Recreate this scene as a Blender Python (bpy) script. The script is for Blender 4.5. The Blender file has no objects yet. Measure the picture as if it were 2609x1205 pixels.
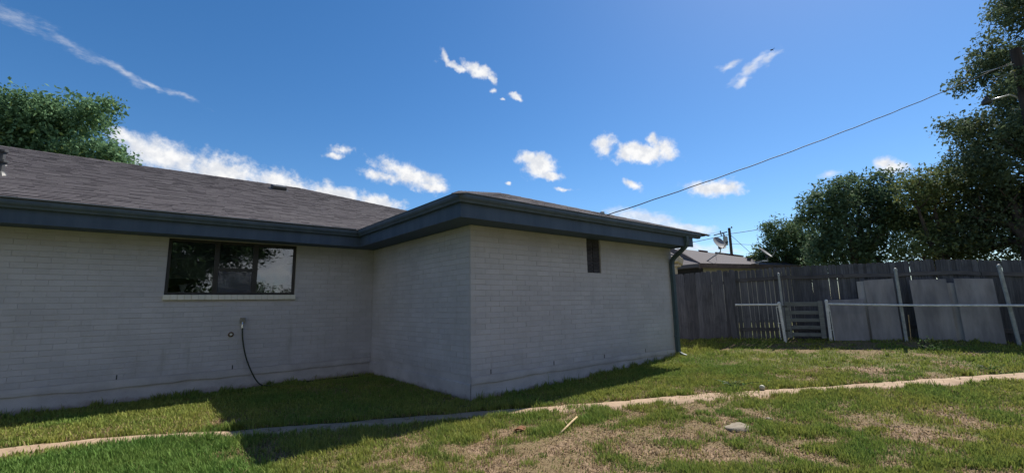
import bpy, math, random
import numpy as np
from mathutils import Vector, Matrix

random.seed(7)
scene = bpy.context.scene
COL = scene.collection

CAM_LOC = (-3.946, -5.846, 1.435)
CAM_R = (0.773723, -0.633268, -0.018025)
CAM_U = (-0.082725, -0.1292, 0.988162)
CAM_F = (0.6281, 0.763072, 0.152353)
LENS = 15.5264
LEFT_TREE = [(-10.005, 26.419, 11.424, 1.489), (-8.812, 25.777, 11.305, 1.164), (-8.055, 26.222, 11.883, 1.21), (-6.943, 24.924, 11.5, 0.946), (-6.114, 23.192, 11.633, 0.516), (-9.532, 27.072, 9.852, 1.831), (-7.813, 25.756, 9.839, 1.837), (-6.458, 24.093, 9.229, 1.197), (-5.759, 24.736, 9.16, 0.706), (-11.336, 27.72, 10.69, 2.188), (-11.931, 28.433, 12.485, 1.217), (-10.079, 27.968, 8.501, 2.251), (-7.648, 25.886, 8.001, 1.831)]
TREE_A = [(19.132, 2.656, 3.759, 0.758), (19.759, 2.264, 4.722, 0.805), (21.557, 2.022, 4.447, 1.039), (20.776, 2.388, 3.536, 0.983), (20.646, 1.509, 3.351, 0.949), (19.488, 3.212, 3.153, 0.681), (20.514, 2.563, 2.656, 0.976)]
TREE_B = [(16.036, -0.279, 4.966, 0.74), (16.82, -0.707, 5.466, 0.812), (18.638, -1.084, 5.785, 0.854), (18.945, -1.808, 5.844, 0.806), (16.533, -0.517, 4.197, 1.079), (18.144, -1.177, 4.418, 1.272), (19.087, -1.886, 4.568, 1.118), (17.227, -0.737, 3.13, 0.931), (19.48, -1.399, 3.192, 0.98), (16.42, -0.172, 3.139, 0.772)]
TREE_C = [(16.911, -3.045, 5.363, 0.704), (17.765, -3.482, 5.622, 0.643), (18.746, -2.887, 4.523, 1.026), (18.952, -3.529, 4.59, 1.109), (17.328, -2.938, 3.204, 0.775), (18.957, -3.577, 3.243, 1.165), (19.093, -4.055, 5.56, 0.732)]
TREE_D = [(17.789, -6.108, 10.526, 0.659), (18.41, -6.436, 11.196, 0.67), (19.138, -5.594, 9.904, 0.881), (18.027, -5.009, 9.253, 0.556), (18.24, -6.163, 9.027, 1.056), (17.419, -4.691, 8.6, 0.356), (17.853, -4.673, 7.204, 0.687), (16.665, -4.342, 7.089, 0.346), (19.096, -5.16, 7.201, 1.058), (18.451, -5.907, 7.083, 1.124), (17.54, -4.362, 6.012, 0.599), (18.811, -5.084, 5.709, 1.311), (19.456, -5.784, 5.651, 1.436), (18.791, -4.599, 4.099, 1.251), (20.149, -5.348, 3.838, 1.694), (21.17, -6.96, 9.997, 1.731), (20.123, -6.914, 7.024, 1.751), (21.087, -6.381, 4.204, 1.818), (20.134, -7.026, 11.865, 1.265), (19.699, -7.612, 12.357, 1.483), (17.951, -6.747, 12.175, 0.784), (19.686, -4.29, 2.922, 1.156), (15.067, -6.038, 7.612, 0.385), (15.493, -5.834, 6.42, 0.415), (16.526, -5.765, 7.747, 0.321), (19.349, -5.556, 8.547, 0.567), (20.115, -5.833, 8.362, 0.719), (20.424, -4.372, 5.703, 0.911), (19.804, -4.041, 4.299, 1.041), (18.425, -3.765, 3.472, 0.851)]
CLOUDS = [((26.988, 3.095, -6.233), (-11.649, 12.52, -44.225), (-0.045, 0.958, 0.283), 0, 0.8), ((12.371, 0.419, -1.685), (-4.19, 8.024, -28.777), (0.004, 0.963, 0.268), 0, 1), ((10.927, -0.763, -1.077), (-2.251, 7.72, -28.318), (0.092, 0.963, 0.255), 0, 1), ((11.367, -1.783, -1.641), (-3.108, 8.445, -30.713), (0.184, 0.952, 0.243), 0, 1), ((11.054, -2.857, -2.115), (-4.042, 9.729, -34.261), (0.285, 0.93, 0.231), 0, 0.95), ((12.447, -4.398, -2.676), (-5.032, 13.169, -45.054), (0.367, 0.903, 0.223), 0, 0.9), ((10.05, -3.859, -3.292), (-6.439, 15.67, -38.028), (0.423, 0.861, 0.283), 0, 1), ((20.634, -7.629, -3.263), (-2.579, 23.092, -70.284), (0.371, 0.886, 0.277), 0, 0.8), ((20.518, -9.733, -5.252), (-5.832, 24.171, -67.578), (0.468, 0.844, 0.262), 0, 1), ((31.842, -11.545, 3.48), (17.964, 24.329, -83.646), (0.291, 0.9, 0.324), 0, 0.75), ((47.599, -16.137, 5.205), (29.985, 40.837, -147.601), (0.275, 0.911, 0.308), 0, 0.6), ((71.56, -64.858, 33.04), (26.556, 10.101, -37.69), (0.438, 0.742, 0.508), 0, 0.8), ((27.123, -13.485, -5.433), (11.083, 66.077, -108.684), (0.464, 0.735, 0.494), 0, 0.9), ((23.991, -10.493, -9.399), (-3.88, 41.34, -56.056), (0.503, 0.712, 0.49), 0, 1.1), ((45.046, -13.012, -30.568), (-33.519, 82.723, -84.607), (0.527, 0.703, 0.478), 0, 0.9), ((94.289, -71.809, -0.034), (42.538, 55.92, -138.67), (0.541, 0.71, 0.452), 0, 0.6), ((48.049, -28.972, -18.661), (0.046, 66.53, -103.169), (0.583, 0.683, 0.441), 0, 0.9), ((131.948, -104.426, -1.69), (65.102, 85.843, -221.425), (0.562, 0.702, 0.437), 0, 0.8), ((18.359, -16.842, -0.898), (6.076, 8.341, -32.223), (0.652, 0.695, 0.303), 0, 1.15), ((26.899, -23.569, -1.048), (10.898, 14.875, -54.795), (0.632, 0.707, 0.318), 0, 1), ((21.081, -18.733, -4.98), (5.129, 24.996, -72.319), (0.674, 0.683, 0.284), 0, 1.1), ((16.021, -28.984, 14.51), (21.131, -6.193, -35.7), (0.742, 0.579, 0.338), 0, 1.1), ((15.956, -21.578, -2.811), (7.97, 10.812, -37.757), (0.782, 0.536, 0.319), 0, 1.15), ((17.431, -26.857, -4.012), (7.168, 9.724, -33.956), (0.818, 0.484, 0.311), 0, 1.15), ((31.462, -24.989, -37.791), (-13.458, 52.489, -45.912), (0.799, 0.499, 0.336), 0, 1), ((9.586, -13.932, -1.93), (10.736, 14.599, -52.065), (0.803, 0.51, 0.309), 0, 1.1), ((7.079, -14.409, -1.421), (7.788, 8.253, -44.883), (0.882, 0.411, 0.229), 0, 1.2), ((6.982, -29.206, -10.66), (9.625, 23.665, -58.532), (0.964, 0.15, 0.219), 0, 1.15), ((23.292, -23.418, -22.384), (-17.709, 64.894, -86.32), (0.796, 0.551, 0.251), 0, 0.9), ((28.675, -29.349, -1.94), (24.3, 34.189, -158.065), (0.7, 0.668, 0.252), 0, 0.8), ((110.531, -88.678, -2.164), (36.27, 50.568, -219.704), (0.605, 0.748, 0.272), 0, 0.8), ((6.286, -8.553, -2.719), (0.254, 15.045, -46.73), (0.819, 0.545, 0.18), 1, 1.5), ((6.406, -10.607, -2.845), (1.337, 19.169, -68.458), (0.864, 0.481, 0.152), 1, 1.5), ((6.032, -10.554, -1.703), (2.132, 11.896, -66.158), (0.87, 0.479, 0.114), 1, 1.3), ((6.781, -14.283, -1.07), (7.706, 12.941, -123.863), (0.902, 0.421, 0.1), 1, 0.7), ((1.497, -19.234, 10.884), (54.969, -40.264, -78.716), (0.847, 0.311, 0.432), 1, 0.9), ((-5.293, -34.069, 37.633), (55.275, -71.014, -56.516), (0.848, 0.328, 0.417), 1, 1), ((14.942, -37.87, 0.912), (52.559, 18.058, -111.209), (0.829, 0.338, 0.446), 1, 0.8), ((3.209, -34.485, 15.86), (64.706, -39.778, -99.584), (0.852, 0.282, 0.441), 1, 0.8), ((9.921, -49.369, 9.794), (33.598, -17.339, -121.434), (0.945, 0.235, 0.228), 1, 0.9), ((23.85, 8.329, -7.898), (-41.799, 33.873, -90.498), (-0.174, 0.893, 0.415), 1, 0.42), ((16.237, 4.406, -5.153), (-38.19, 35.185, -90.251), (-0.118, 0.907, 0.404), 1, 0.36), ((25.619, 5.744, -9.274), (-43.481, 37.887, -96.656), (-0.065, 0.919, 0.389), 1, 0.62), ((40.218, 6.422, -12.969), (-56.647, 58.948, -146.477), (-0.025, 0.924, 0.381), 1, 0.6), ((29.055, 2.087, -7.17), (-51.019, 75.217, -184.853), (0.025, 0.928, 0.371), 1, 0.38)]
CABLE_A = (4.039, 0.555, 3.403)


# ------------------------------------------------------------------ camera
cam_data = bpy.data.cameras.new("camera")
cam = bpy.data.objects.new("camera", cam_data)
COL.objects.link(cam)
cam_data.sensor_width = 36.0
cam_data.sensor_fit = 'HORIZONTAL'
cam_data.lens = LENS
cam_data.clip_start = 0.05
cam_data.clip_end = 3000
M = Matrix.Identity(4)
for i in range(3):
    M[i][0] = CAM_R[i]; M[i][1] = CAM_U[i]; M[i][2] = -CAM_F[i]; M[i][3] = CAM_LOC[i]
cam.matrix_world = M
scene.camera = cam

# ------------------------------------------------------------------ sun, sky, exposure
SUN_EL, SUN_AZ = math.radians(51.0), math.radians(8.5)      # azimuth counted from +X towards +Y
SUN_STRENGTH, SKY_STRENGTH, EXPOSURE = 4.7, 0.082, 0.72
sun_data = bpy.data.lights.new("sun", 'SUN')
sun_data.energy = SUN_STRENGTH
sun_data.angle = math.radians(0.55)
sun_data.color = (1.0, 0.95, 0.86)
sun = bpy.data.objects.new("sun", sun_data)
COL.objects.link(sun)
sd = Vector((math.cos(SUN_EL) * math.cos(SUN_AZ), math.cos(SUN_EL) * math.sin(SUN_AZ), math.sin(SUN_EL)))
sun.rotation_euler = sd.to_track_quat('Z', 'Y').to_euler()
sun.location = sd * 60

world = bpy.data.worlds.new("World")
scene.world = world
world.use_nodes = True
wn, wl = world.node_tree.nodes, world.node_tree.links
for n in list(wn): wn.remove(n)

def nd(tree, kind, **kw):
    n = tree.nodes.new(kind)
    for k, v in kw.items(): setattr(n, k, v)
    return n

def setin(tree, sock, v):
    if hasattr(v, 'is_output'): tree.links.new(v, sock)
    else: sock.default_value = v

def vmath(tree, op, a, b=None):
    n = nd(tree, 'ShaderNodeVectorMath', operation=op)
    setin(tree, n.inputs[0], a)
    if b is not None: setin(tree, n.inputs[1], b)
    return n.outputs['Value'] if op in ('DOT_PRODUCT', 'LENGTH') else n.outputs['Vector']

def fmath(tree, op, a, b=None, c=None, clamp=False):
    n = nd(tree, 'ShaderNodeMath', operation=op, use_clamp=clamp)
    setin(tree, n.inputs[0], a)
    if b is not None: setin(tree, n.inputs[1], b)
    if c is not None: setin(tree, n.inputs[2], c)
    return n.outputs[0]

def noise(tree, vec, scale, detail=4, rough=0.55):
    n = nd(tree, 'ShaderNodeTexNoise')
    if vec is not None: tree.links.new(vec, n.inputs['Vector'])
    n.inputs['Scale'].default_value = scale
    n.inputs['Detail'].default_value = detail
    n.inputs['Roughness'].default_value = rough
    return n

def smooth(tree, v, lo, hi, to0=0.0, to1=1.0):
    n = nd(tree, 'ShaderNodeMapRange', interpolation_type='SMOOTHSTEP')
    setin(tree, n.inputs['Value'], v)
    for k, x in (('From Min', lo), ('From Max', hi), ('To Min', to0), ('To Max', to1)): n.inputs[k].default_value = x
    return n.outputs['Result']

def mixc(tree, fac, a, b, blend='MIX'):
    n = nd(tree, 'ShaderNodeMix', data_type='RGBA', blend_type=blend)
    setin(tree, n.inputs[0], fac)
    for s, v in ((n.inputs[6], a), (n.inputs[7], b)):
        if isinstance(v, tuple): v = (*v[:3], 1.0)
        setin(tree, s, v)
    return n.outputs[2]

wt = world.node_tree
sky = nd(wt, 'ShaderNodeTexSky', sky_type='NISHITA', sun_disc=False)
sky.sun_elevation = SUN_EL
sky.sun_rotation = math.pi / 2 - SUN_AZ
sky.altitude = 900
sky.air_density = 1.0
sky.dust_density = 0.45
sky.ozone_density = 3.6
skycol = nd(wt, 'ShaderNodeHueSaturation')
skycol.inputs['Saturation'].default_value = 1.25
wt.links.new(sky.outputs[0], skycol.inputs['Color'])
tc = nd(wt, 'ShaderNodeTexCoord')
dirv = vmath(wt, 'NORMALIZE', tc.outputs['Generated'])
warp = noise(wt, dirv, 22, 3, 0.6)
w1 = vmath(wt, 'SUBTRACT', warp.outputs['Color'], (0.5, 0.5, 0.5))
wn_ = nd(wt, 'ShaderNodeVectorMath', operation='SCALE'); wt.links.new(w1, wn_.inputs[0]); wn_.inputs['Scale'].default_value = 0.035
dirw = vmath(wt, 'ADD', dirv, wn_.outputs[0])
# clouds added behind the camera to whiten the walls' light; window glass mirrors them
rcl = random.Random(4)
for i in range(22):
    az_ = math.radians(190+11*(i % 13)+rcl.uniform(-3, 3)); el_ = math.radians((5 if i < 13 else rcl.choice((17, 26, 37)))+rcl.uniform(-2, 2))
    c_ = Vector((math.cos(el_)*math.cos(az_), math.cos(el_)*math.sin(az_), math.sin(el_)))
    r_ = Vector((-math.sin(az_), math.cos(az_), 0)); u_ = c_.cross(r_)*-1
    CLOUDS.append((tuple(r_/math.radians(rcl.uniform(13, 22))), tuple(u_/math.radians(rcl.uniform(5, 9))), tuple(c_), 0, 1.1))
fields = [None, None]
for d1, d2, c, kind, s in CLOUDS:
    a = vmath(wt, 'DOT_PRODUCT', dirw, d1)
    b = vmath(wt, 'DOT_PRODUCT', dirw, d2)
    e = fmath(wt, 'SQRT', fmath(wt, 'MULTIPLY_ADD', a, a, fmath(wt, 'MULTIPLY', b, b)))
    f = fmath(wt, 'MULTIPLY_ADD', e, -s, s)                     # s at the heart of the cloud, 0 at its rim
    front = fmath(wt, 'GREATER_THAN', vmath(wt, 'DOT_PRODUCT', dirv, c), 0.5)
    f = fmath(wt, 'ADD', f, fmath(wt, 'MULTIPLY_ADD', front, 20.0, -20.0))
    fields[kind] = f if fields[kind] is None else fmath(wt, 'MAXIMUM', fields[kind], f)
billow = noise(wt, dirv, 34, 9, 0.66)
bil = fmath(wt, 'MULTIPLY_ADD', billow.outputs[0], 1.9, -0.90)
puff = smooth(wt, fmath(wt, 'ADD', fields[0], bil), -0.10, 0.80)
mp = nd(wt, 'ShaderNodeMapping'); mp.inputs['Scale'].default_value = (1.0, 1.0, 3.0); mp.inputs['Rotation'].default_value = (0.3, 0.5, 0.0)
wt.links.new(dirv, mp.inputs['Vector'])
fib = noise(wt, mp.outputs[0], 26, 8, 0.7)
wis = fmath(wt, 'MULTIPLY_ADD', fib.outputs[0], 1.5, -0.85)
wisp = smooth(wt, fmath(wt, 'ADD', fields[1], wis), -0.25, 0.95, 0.0, 0.72)
dens = fmath(wt, 'MAXIMUM', puff, wisp)
shade = noise(wt, dirv, 48, 5, 0.6)
cloudcol = mixc(wt, smooth(wt, shade.outputs[0], 0.35, 0.65), (5.6, 5.8, 6.2), (7.3, 7.3, 7.3))
final = mixc(wt, dens, skycol.outputs[0], cloudcol)
bg = nd(wt, 'ShaderNodeBackground')
bg.inputs['Strength'].default_value = SKY_STRENGTH
wt.links.new(final, bg.inputs['Color'])
wo = nd(wt, 'ShaderNodeOutputWorld')
wt.links.new(bg.outputs[0], wo.inputs['Surface'])

scene.view_settings.view_transform = 'Standard'
scene.view_settings.look = 'None'
scene.view_settings.gamma = 1
scene.view_settings.use_curve_mapping = False
scene.view_settings.exposure = EXPOSURE

# ------------------------------------------------------------------ helpers
class MB:
    """collects shapes, then links them as ONE mesh object"""
    def __init__(s): s.v = []; s.f = []
    def add(s, vs, fs):
        o = len(s.v); s.v += [tuple(v) for v in vs]; s.f += [tuple(i + o for i in f) for f in fs]; return s
    def box(s, lo, hi, mat=None):
        x0, y0, z0 = lo; x1, y1, z1 = hi
        vs = [(x0,y0,z0),(x1,y0,z0),(x1,y1,z0),(x0,y1,z0),(x0,y0,z1),(x1,y0,z1),(x1,y1,z1),(x0,y1,z1)]
        if mat is not None: vs = [tuple(mat @ Vector(v)) for v in vs]
        return s.add(vs, [(0,3,2,1),(4,5,6,7),(0,1,5,4),(1,2,6,5),(2,3,7,6),(3,0,4,7)])
    def cbox(s, lo, hi, b, mat=None):
        """box with chamfered edges"""
        c = [(lo[i] + hi[i]) / 2 for i in range(3)]; h = [(hi[i] - lo[i]) / 2 for i in range(3)]
        vs, idx = [], {}
        for sx in (-1, 1):
            for sy in (-1, 1):
                for sz in (-1, 1):
                    for k in range(3):
                        q = [sx * h[0], sy * h[1], sz * h[2]]
                        for j in range(3):
                            if j != k: q[j] -= math.copysign(b, q[j])
                        idx[(sx, sy, sz, k)] = len(vs)
                        vs.append((c[0] + q[0], c[1] + q[1], c[2] + q[2]))
        fs = []
        for k in range(3):
            o = [j for j in range(3) if j != k]
            for sg in (-1, 1):
                quad = []
                for a_, b_ in ((-1, -1), (1, -1), (1, 1), (-1, 1)):
                    t = [0, 0, 0]; t[k] = sg; t[o[0]] = a_; t[o[1]] = b_
                    quad.append(idx[(t[0], t[1], t[2], k)])
                fs.append(tuple(quad))
        for k in range(3):                                   # the edges along axis k
            o = [j for j in range(3) if j != k]
            for a_ in (-1, 1):
                for b_ in (-1, 1):
                    t0 = [0, 0, 0]; t0[k] = -1; t0[o[0]] = a_; t0[o[1]] = b_
                    t1 = list(t0); t1[k] = 1
                    fs.append((idx[(*t0, o[0])], idx[(*t1, o[0])], idx[(*t1, o[1])], idx[(*t0, o[1])]))
        for sx in (-1, 1):
            for sy in (-1, 1):
                for sz in (-1, 1): fs.append(tuple(idx[(sx, sy, sz, k)] for k in range(3)))
        if mat is not None: vs = [tuple(mat @ Vector(v)) for v in vs]
        return s.add(vs, fs)
    def tube(s, pts, rad, n=8, caps=True):
        pts = [Vector(p) for p in pts]
        if not hasattr(rad, '__len__'): rad = [rad] * len(pts)
        o = len(s.v); prev = None
        for i, p in enumerate(pts):
            t = (pts[min(i + 1, len(pts) - 1)] - pts[max(i - 1, 0)]).normalized()
            if prev is None:
                up = Vector((0, 0, 1)) if abs(t.z) < 0.9 else Vector((1, 0, 0))
                a = t.cross(up).normalized()
            else: a = (prev - t * prev.dot(t)).normalized()
            b = t.cross(a); prev = a
            for k in range(n):
                q = p + (a * math.cos(2 * math.pi * k / n) + b * math.sin(2 * math.pi * k / n)) * rad[i]
                s.v.append(tuple(q))
        for i in range(len(pts) - 1):
            for k in range(n):
                s.f.append((o + i*n + k, o + i*n + (k+1) % n, o + (i+1)*n + (k+1) % n, o + (i+1)*n + k))
        if caps:
            s.f.append(tuple(o + k for k in range(n))[::-1]); s.f.append(tuple(o + (len(pts)-1)*n + k for k in range(n)))
        return s
    def sweep(s, pts, sides, prof, caps=True):
        """profile [(a,b)] swept along pts; sides[i] = (vector for a, vector for b)"""
        o = len(s.v); n = len(prof)
        for p, (A, B) in zip(pts, sides):
            for a, b in prof: s.v.append(tuple(Vector(p) + Vector(A) * a + Vector(B) * b))
        for i in range(len(pts) - 1):
            for k in range(n): s.f.append((o+i*n+k, o+i*n+(k+1) % n, o+(i+1)*n+(k+1) % n, o+(i+1)*n+k))
        if caps: s.f.append(tuple(range(o, o+n))[::-1]); s.f.append(tuple(range(o+(len(pts)-1)*n, o+len(pts)*n)))
        return s
    def lathe(s, prof, c=(0,0,0), n=16):
        o = len(s.v)
        for r, z in prof:
            for k in range(n):
                s.v.append((c[0] + r*math.cos(2*math.pi*k/n), c[1] + r*math.sin(2*math.pi*k/n), c[2] + z))
        for i in range(len(prof)-1):
            for k in range(n): s.f.append((o+i*n+k, o+i*n+(k+1) % n, o+(i+1)*n+(k+1) % n, o+(i+1)*n+k))
        return s
    def build(s, name, mat, parent=None, smooth_=False, recalc=True):
        me = bpy.data.meshes.new(name); me.from_pydata(s.v, [], s.f); me.update()
        if recalc:
            import bmesh
            bm = bmesh.new(); bm.from_mesh(me); bmesh.ops.recalc_face_normals(bm, faces=bm.faces); bm.to_mesh(me); bm.free()
        if mat is not None: me.materials.append(mat)
        if smooth_: me.polygons.foreach_set('use_smooth', [True]*len(me.polygons))
        return link(name, me, parent)

def link(name, me, parent=None):
    o = bpy.data.objects.new(name, me); COL.objects.link(o)
    if parent is not None:
        o.parent = parent
        w = Matrix.Identity(4); q = parent
        while q is not None: w = q.matrix_basis @ w if q.parent is None else q.matrix_basis @ w; q = q.parent
        o.matrix_parent_inverse = w.inverted()
    return o

def thing(name, label, cat, loc=(0,0,0), group=None):
    o = bpy.data.objects.new(name, None); COL.objects.link(o)
    o.location = loc; o.empty_display_size = 0.2
    return tag(o, label, cat, group)

def tag(o, label, cat, group=None):
    o['label'] = label; o['category'] = cat
    if group: o['group'] = group
    return o

def kind(o, k):
    o['kind'] = k; return o

def copy_tree(o, parent=None):
    c = o.copy(); COL.objects.link(c)
    if parent is not None: c.parent = parent; c.matrix_parent_inverse = o.matrix_parent_inverse.copy()
    for ch in list(o.children): copy_tree(ch, c)
    return c

def mesh_np(name, v, loops, starts, totals, mat, col=None, colname='col'):
    me = bpy.data.meshes.new(name)
    me.vertices.add(len(v)); me.vertices.foreach_set('co', v.astype(np.float32).ravel())
    me.loops.add(len(loops)); me.loops.foreach_set('vertex_index', loops.astype(np.int32))
    me.polygons.add(len(starts)); me.polygons.foreach_set('loop_start', starts.astype(np.int32))
    try: me.polygons.foreach_set('loop_total', totals.astype(np.int32))
    except Exception: pass
    if col is not None:
        a = me.attributes.new(colname, 'FLOAT_COLOR', 'POINT')
        a.data.foreach_set('color', col.astype(np.float32).ravel())
    me.update(calc_edges=True)
    me.validate()
    if mat is not None: me.materials.append(mat)
    return me

# value noise in numpy
def vnoise(x, y, seed=0):
    xi = np.floor(x).astype(np.int64); yi = np.floor(y).astype(np.int64)
    xf = x - xi; yf = y - yi
    u = xf*xf*(3-2*xf); v = yf*yf*(3-2*yf)
    def h(a, b):
        n = (a * 374761393 + b * 668265263 + seed * 1442695041) & 0x7fffffff
        n = ((n ^ (n >> 13)) * 1274126177) & 0x7fffffff
        return ((n ^ (n >> 16)) & 0xffff) / 65535.0
    return (h(xi, yi)*(1-u)+h(xi+1, yi)*u)*(1-v) + (h(xi, yi+1)*(1-u)+h(xi+1, yi+1)*u)*v

def fbm(x, y, sc, seed=0, octv=4):
    t = 0; a = 0.5; n = 0
    for i in range(octv):
        t = t + a*vnoise(x*sc*2**i, y*sc*2**i, seed+i*17); n += a; a *= 0.55
    return t/n

def sstep(x, a, b):
    t = np.clip((x-a)/(b-a), 0, 1); return t*t*(3-2*t)

# ------------------------------------------------------------------ materials
def material(name, base=(0.5,0.5,0.5), rough=0.8, spec=0.3, metal=0.0):
    m = bpy.data.materials.new(name); m.use_nodes = True
    b = m.node_tree.nodes['Principled BSDF']
    b.inputs['Base Color'].default_value = (*base, 1)
    b.inputs['Roughness'].default_value = rough
    b.inputs['Specular IOR Level'].default_value = spec
    b.inputs['Metallic'].default_value = metal
    return m, m.node_tree, b

def worldpos(t): return nd(t, 'ShaderNodeNewGeometry').outputs['Position']

def bump(t, b, h, dist=0.01, strength=0.5):
    n = nd(t, 'ShaderNodeBump'); n.inputs['Distance'].default_value = dist; n.inputs['Strength'].default_value = strength
    t.links.new(h, n.inputs['Height']); t.links.new(n.outputs[0], b.inputs['Normal'])

def piece_random(t):
    """one random number per separate piece, whether it is an object or an island of a joined mesh"""
    oi = nd(t, 'ShaderNodeObjectInfo').outputs['Random']
    isl = nd(t, 'ShaderNodeNewGeometry').outputs['Random Per Island']
    return fmath(t, 'FRACT', fmath(t, 'ADD', fmath(t, 'MULTIPLY', oi, 7.31), isl))

def speckled(name, c0, c1, rough=0.8, spec=0.3, scale=6.0, detail=5, bscale=60, bdist=0.004, bstr=0.4, piece=0.0, metal=0.0, stretch=None):
    m, t, b = material(name, c0, rough, spec, metal)
    p = worldpos(t)
    if stretch:
        mp_ = nd(t, 'ShaderNodeMapping'); mp_.inputs['Scale'].default_value = stretch
        t.links.new(p, mp_.inputs['Vector']); p = mp_.outputs[0]
    n = noise(t, p, scale, detail, 0.6)
    c = mixc(t, smooth(t, n.outputs[0], 0.3, 0.7), c0, c1)
    if piece:
        v = fmath(t, 'MULTIPLY_ADD', piece_random(t), 2*piece, 1-piece)
        cc = nd(t, 'ShaderNodeCombineColor')
        for i in range(3): t.links.new(v, cc.inputs[i])
        c = mixc(t, 1.0, c, cc.outputs[0], 'MULTIPLY')
    t.links.new(c, b.inputs['Base Color'])
    n2 = noise(t, p, bscale, 4, 0.6)
    bump(t, b, n2.outputs[0], bdist, bstr)
    return m

def painted_brick():
    m, t, b = material('painted_brick', rough=0.75, spec=0.25)
    p = worldpos(t)
    c = mixc(t, smooth(t, noise(t, p, 1.3, 5, 0.6).outputs[0], 0.3, 0.7), (0.425,0.415,0.46), (0.49,0.48,0.53))
    v = fmath(t, 'MULTIPLY_ADD', piece_random(t), 0.09, 0.955)
    cc = nd(t, 'ShaderNodeCombineColor')
    for i in range(3): t.links.new(v, cc.inputs[i])
    c = mixc(t, 1.0, c, cc.outputs[0], 'MULTIPLY')
    mp_ = nd(t, 'ShaderNodeMapping'); mp_.inputs['Scale'].default_value = (5, 5, 0.7); t.links.new(p, mp_.inputs['Vector'])
    streak = smooth(t, noise(t, mp_.outputs[0], 1.6, 5, 0.65).outputs[0], 0.56, 0.78)
    c = mixc(t, fmath(t, 'MULTIPLY', streak, 0.34), c, (0.22,0.20,0.175))
    chip = smooth(t, noise(t, p, 30, 4, 0.7).outputs[0], 0.69, 0.74)
    c = mixc(t, fmath(t, 'MULTIPLY', chip, 0.6), c, (0.13,0.085,0.065))
    zz = nd(t, 'ShaderNodeSeparateXYZ'); t.links.new(p, zz.inputs[0])
    splash = fmath(t, 'ADD', smooth(t, zz.outputs[2], 0.95, 0.30), fmath(t, 'MULTIPLY_ADD', noise(t, p, 3.2, 6, 0.68).outputs[0], 2.2, -1.45))
    c = mixc(t, fmath(t, 'MULTIPLY', smooth(t, splash, 0.15, 1.0), 0.20), c, (0.20,0.165,0.14))
    mott = noise(t, p, 11, 5, 0.7)
    c = mixc(t, smooth(t, mott.outputs[0], 0.5, 0.75, 0, 0.22), c, (0.30,0.29,0.29))
    t.links.new(c, b.inputs['Base Color'])
    bump(t, b, noise(t, p, 70, 5, 0.65).outputs[0], 0.006, 0.55)
    return m

def foundation_paint():
    m, t, b = material('foundation_paint', rough=0.85, spec=0.2)
    p = worldpos(t)
    c = mixc(t, smooth(t, noise(t, p, 2.2, 5, 0.6).outputs[0], 0.3, 0.7), (0.38,0.362,0.385), (0.49,0.47,0.495))
    z = nd(t, 'ShaderNodeSeparateXYZ'); t.links.new(p, z.inputs[0])
    dirt = fmath(t, 'ADD', smooth(t, z.outputs[2], 0.16, -0.03), fmath(t, 'MULTIPLY_ADD', noise(t, p, 7, 5, 0.65).outputs[0], 1.6, -1.0))
    c = mixc(t, fmath(t, 'MULTIPLY', smooth(t, dirt, 0.1, 0.9), 0.55), c, (0.17,0.12,0.085))
    chip = smooth(t, noise(t, p, 17, 4, 0.7).outputs[0], 0.68, 0.73)
    c = mixc(t, fmath(t, 'MULTIPLY', chip, 0.6), c, (0.15,0.11,0.085))
    t.links.new(c, b.inputs['Base Color'])
    bump(t, b, noise(t, p, 26, 6, 0.65).outputs[0], 0.012, 0.6)
    return m

def shingle_mat(name, c0, c1, c2):
    m, t, b = material(name, rough=0.92, spec=0.15)
    r = piece_random(t)
    p = worldpos(t)
    c = mixc(t, smooth(t, r, 0.0, 0.55), c0, c1)
    c = mixc(t, smooth(t, r, 0.6, 1.0), c, c2)
    g = noise(t, p, 140, 3, 0.7)
    c = mixc(t, smooth(t, g.outputs[0], 0.35, 0.7, 0.0, 0.5), c, c2)
    big = noise(t, p, 0.8, 4, 0.6)
    c = mixc(t, smooth(t, big.outputs[0], 0.35, 0.75, 0.0, 0.2), c, c0)
    t.links.new(c, b.inputs['Base Color'])
    bump(t, b, g.outputs[0], 0.004, 0.5)
    return m

def attr_leaf(name, trans=0.3, rough=0.6):
    m, t, b = material(name, rough=rough, spec=0.08)
    a = nd(t, 'ShaderNodeAttribute', attribute_name='col')
    t.links.new(a.outputs['Color'], b.inputs['Base Color'])
    tr = nd(t, 'ShaderNodeBsdfTranslucent'); t.links.new(a.outputs['Color'], tr.inputs['Color'])
    mx = nd(t, 'ShaderNodeMixShader'); mx.inputs[0].default_value = trans
    t.links.new(b.outputs[0], mx.inputs[1]); t.links.new(tr.outputs[0], mx.inputs[2])
    t.links.new(mx.outputs[0], t.nodes['Material Output'].inputs['Surface'])
    return m

def glass_mat():
    m, t, b = material('window_glass')
    t.nodes.remove(b)
    gl = nd(t, 'ShaderNodeBsdfGlossy'); gl.inputs['Roughness'].default_value = 0.01; gl.inputs['Color'].default_value = (0.92,0.95,1,1)
    tp = nd(t, 'ShaderNodeBsdfTransparent'); tp.inputs['Color'].default_value = (0.72,0.75,0.76,1)
    fr = nd(t, 'ShaderNodeFresnel'); fr.inputs['IOR'].default_value = 2.0
    n = noise(t, worldpos(t), 3.0, 2); bp = nd(t, 'ShaderNodeBump'); bp.inputs['Distance'].default_value = 0.02; bp.inputs['Strength'].default_value = 0.06
    t.links.new(n.outputs[0], bp.inputs['Height']); t.links.new(bp.outputs[0], gl.inputs['Normal'])
    mx = nd(t, 'ShaderNodeMixShader')
    t.links.new(fr.outputs[0], mx.inputs[0]); t.links.new(tp.outputs[0], mx.inputs[1]); t.links.new(gl.outputs[0], mx.inputs[2])
    t.links.new(mx.outputs[0], t.nodes['Material Output'].inputs['Surface'])
    return m

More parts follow.
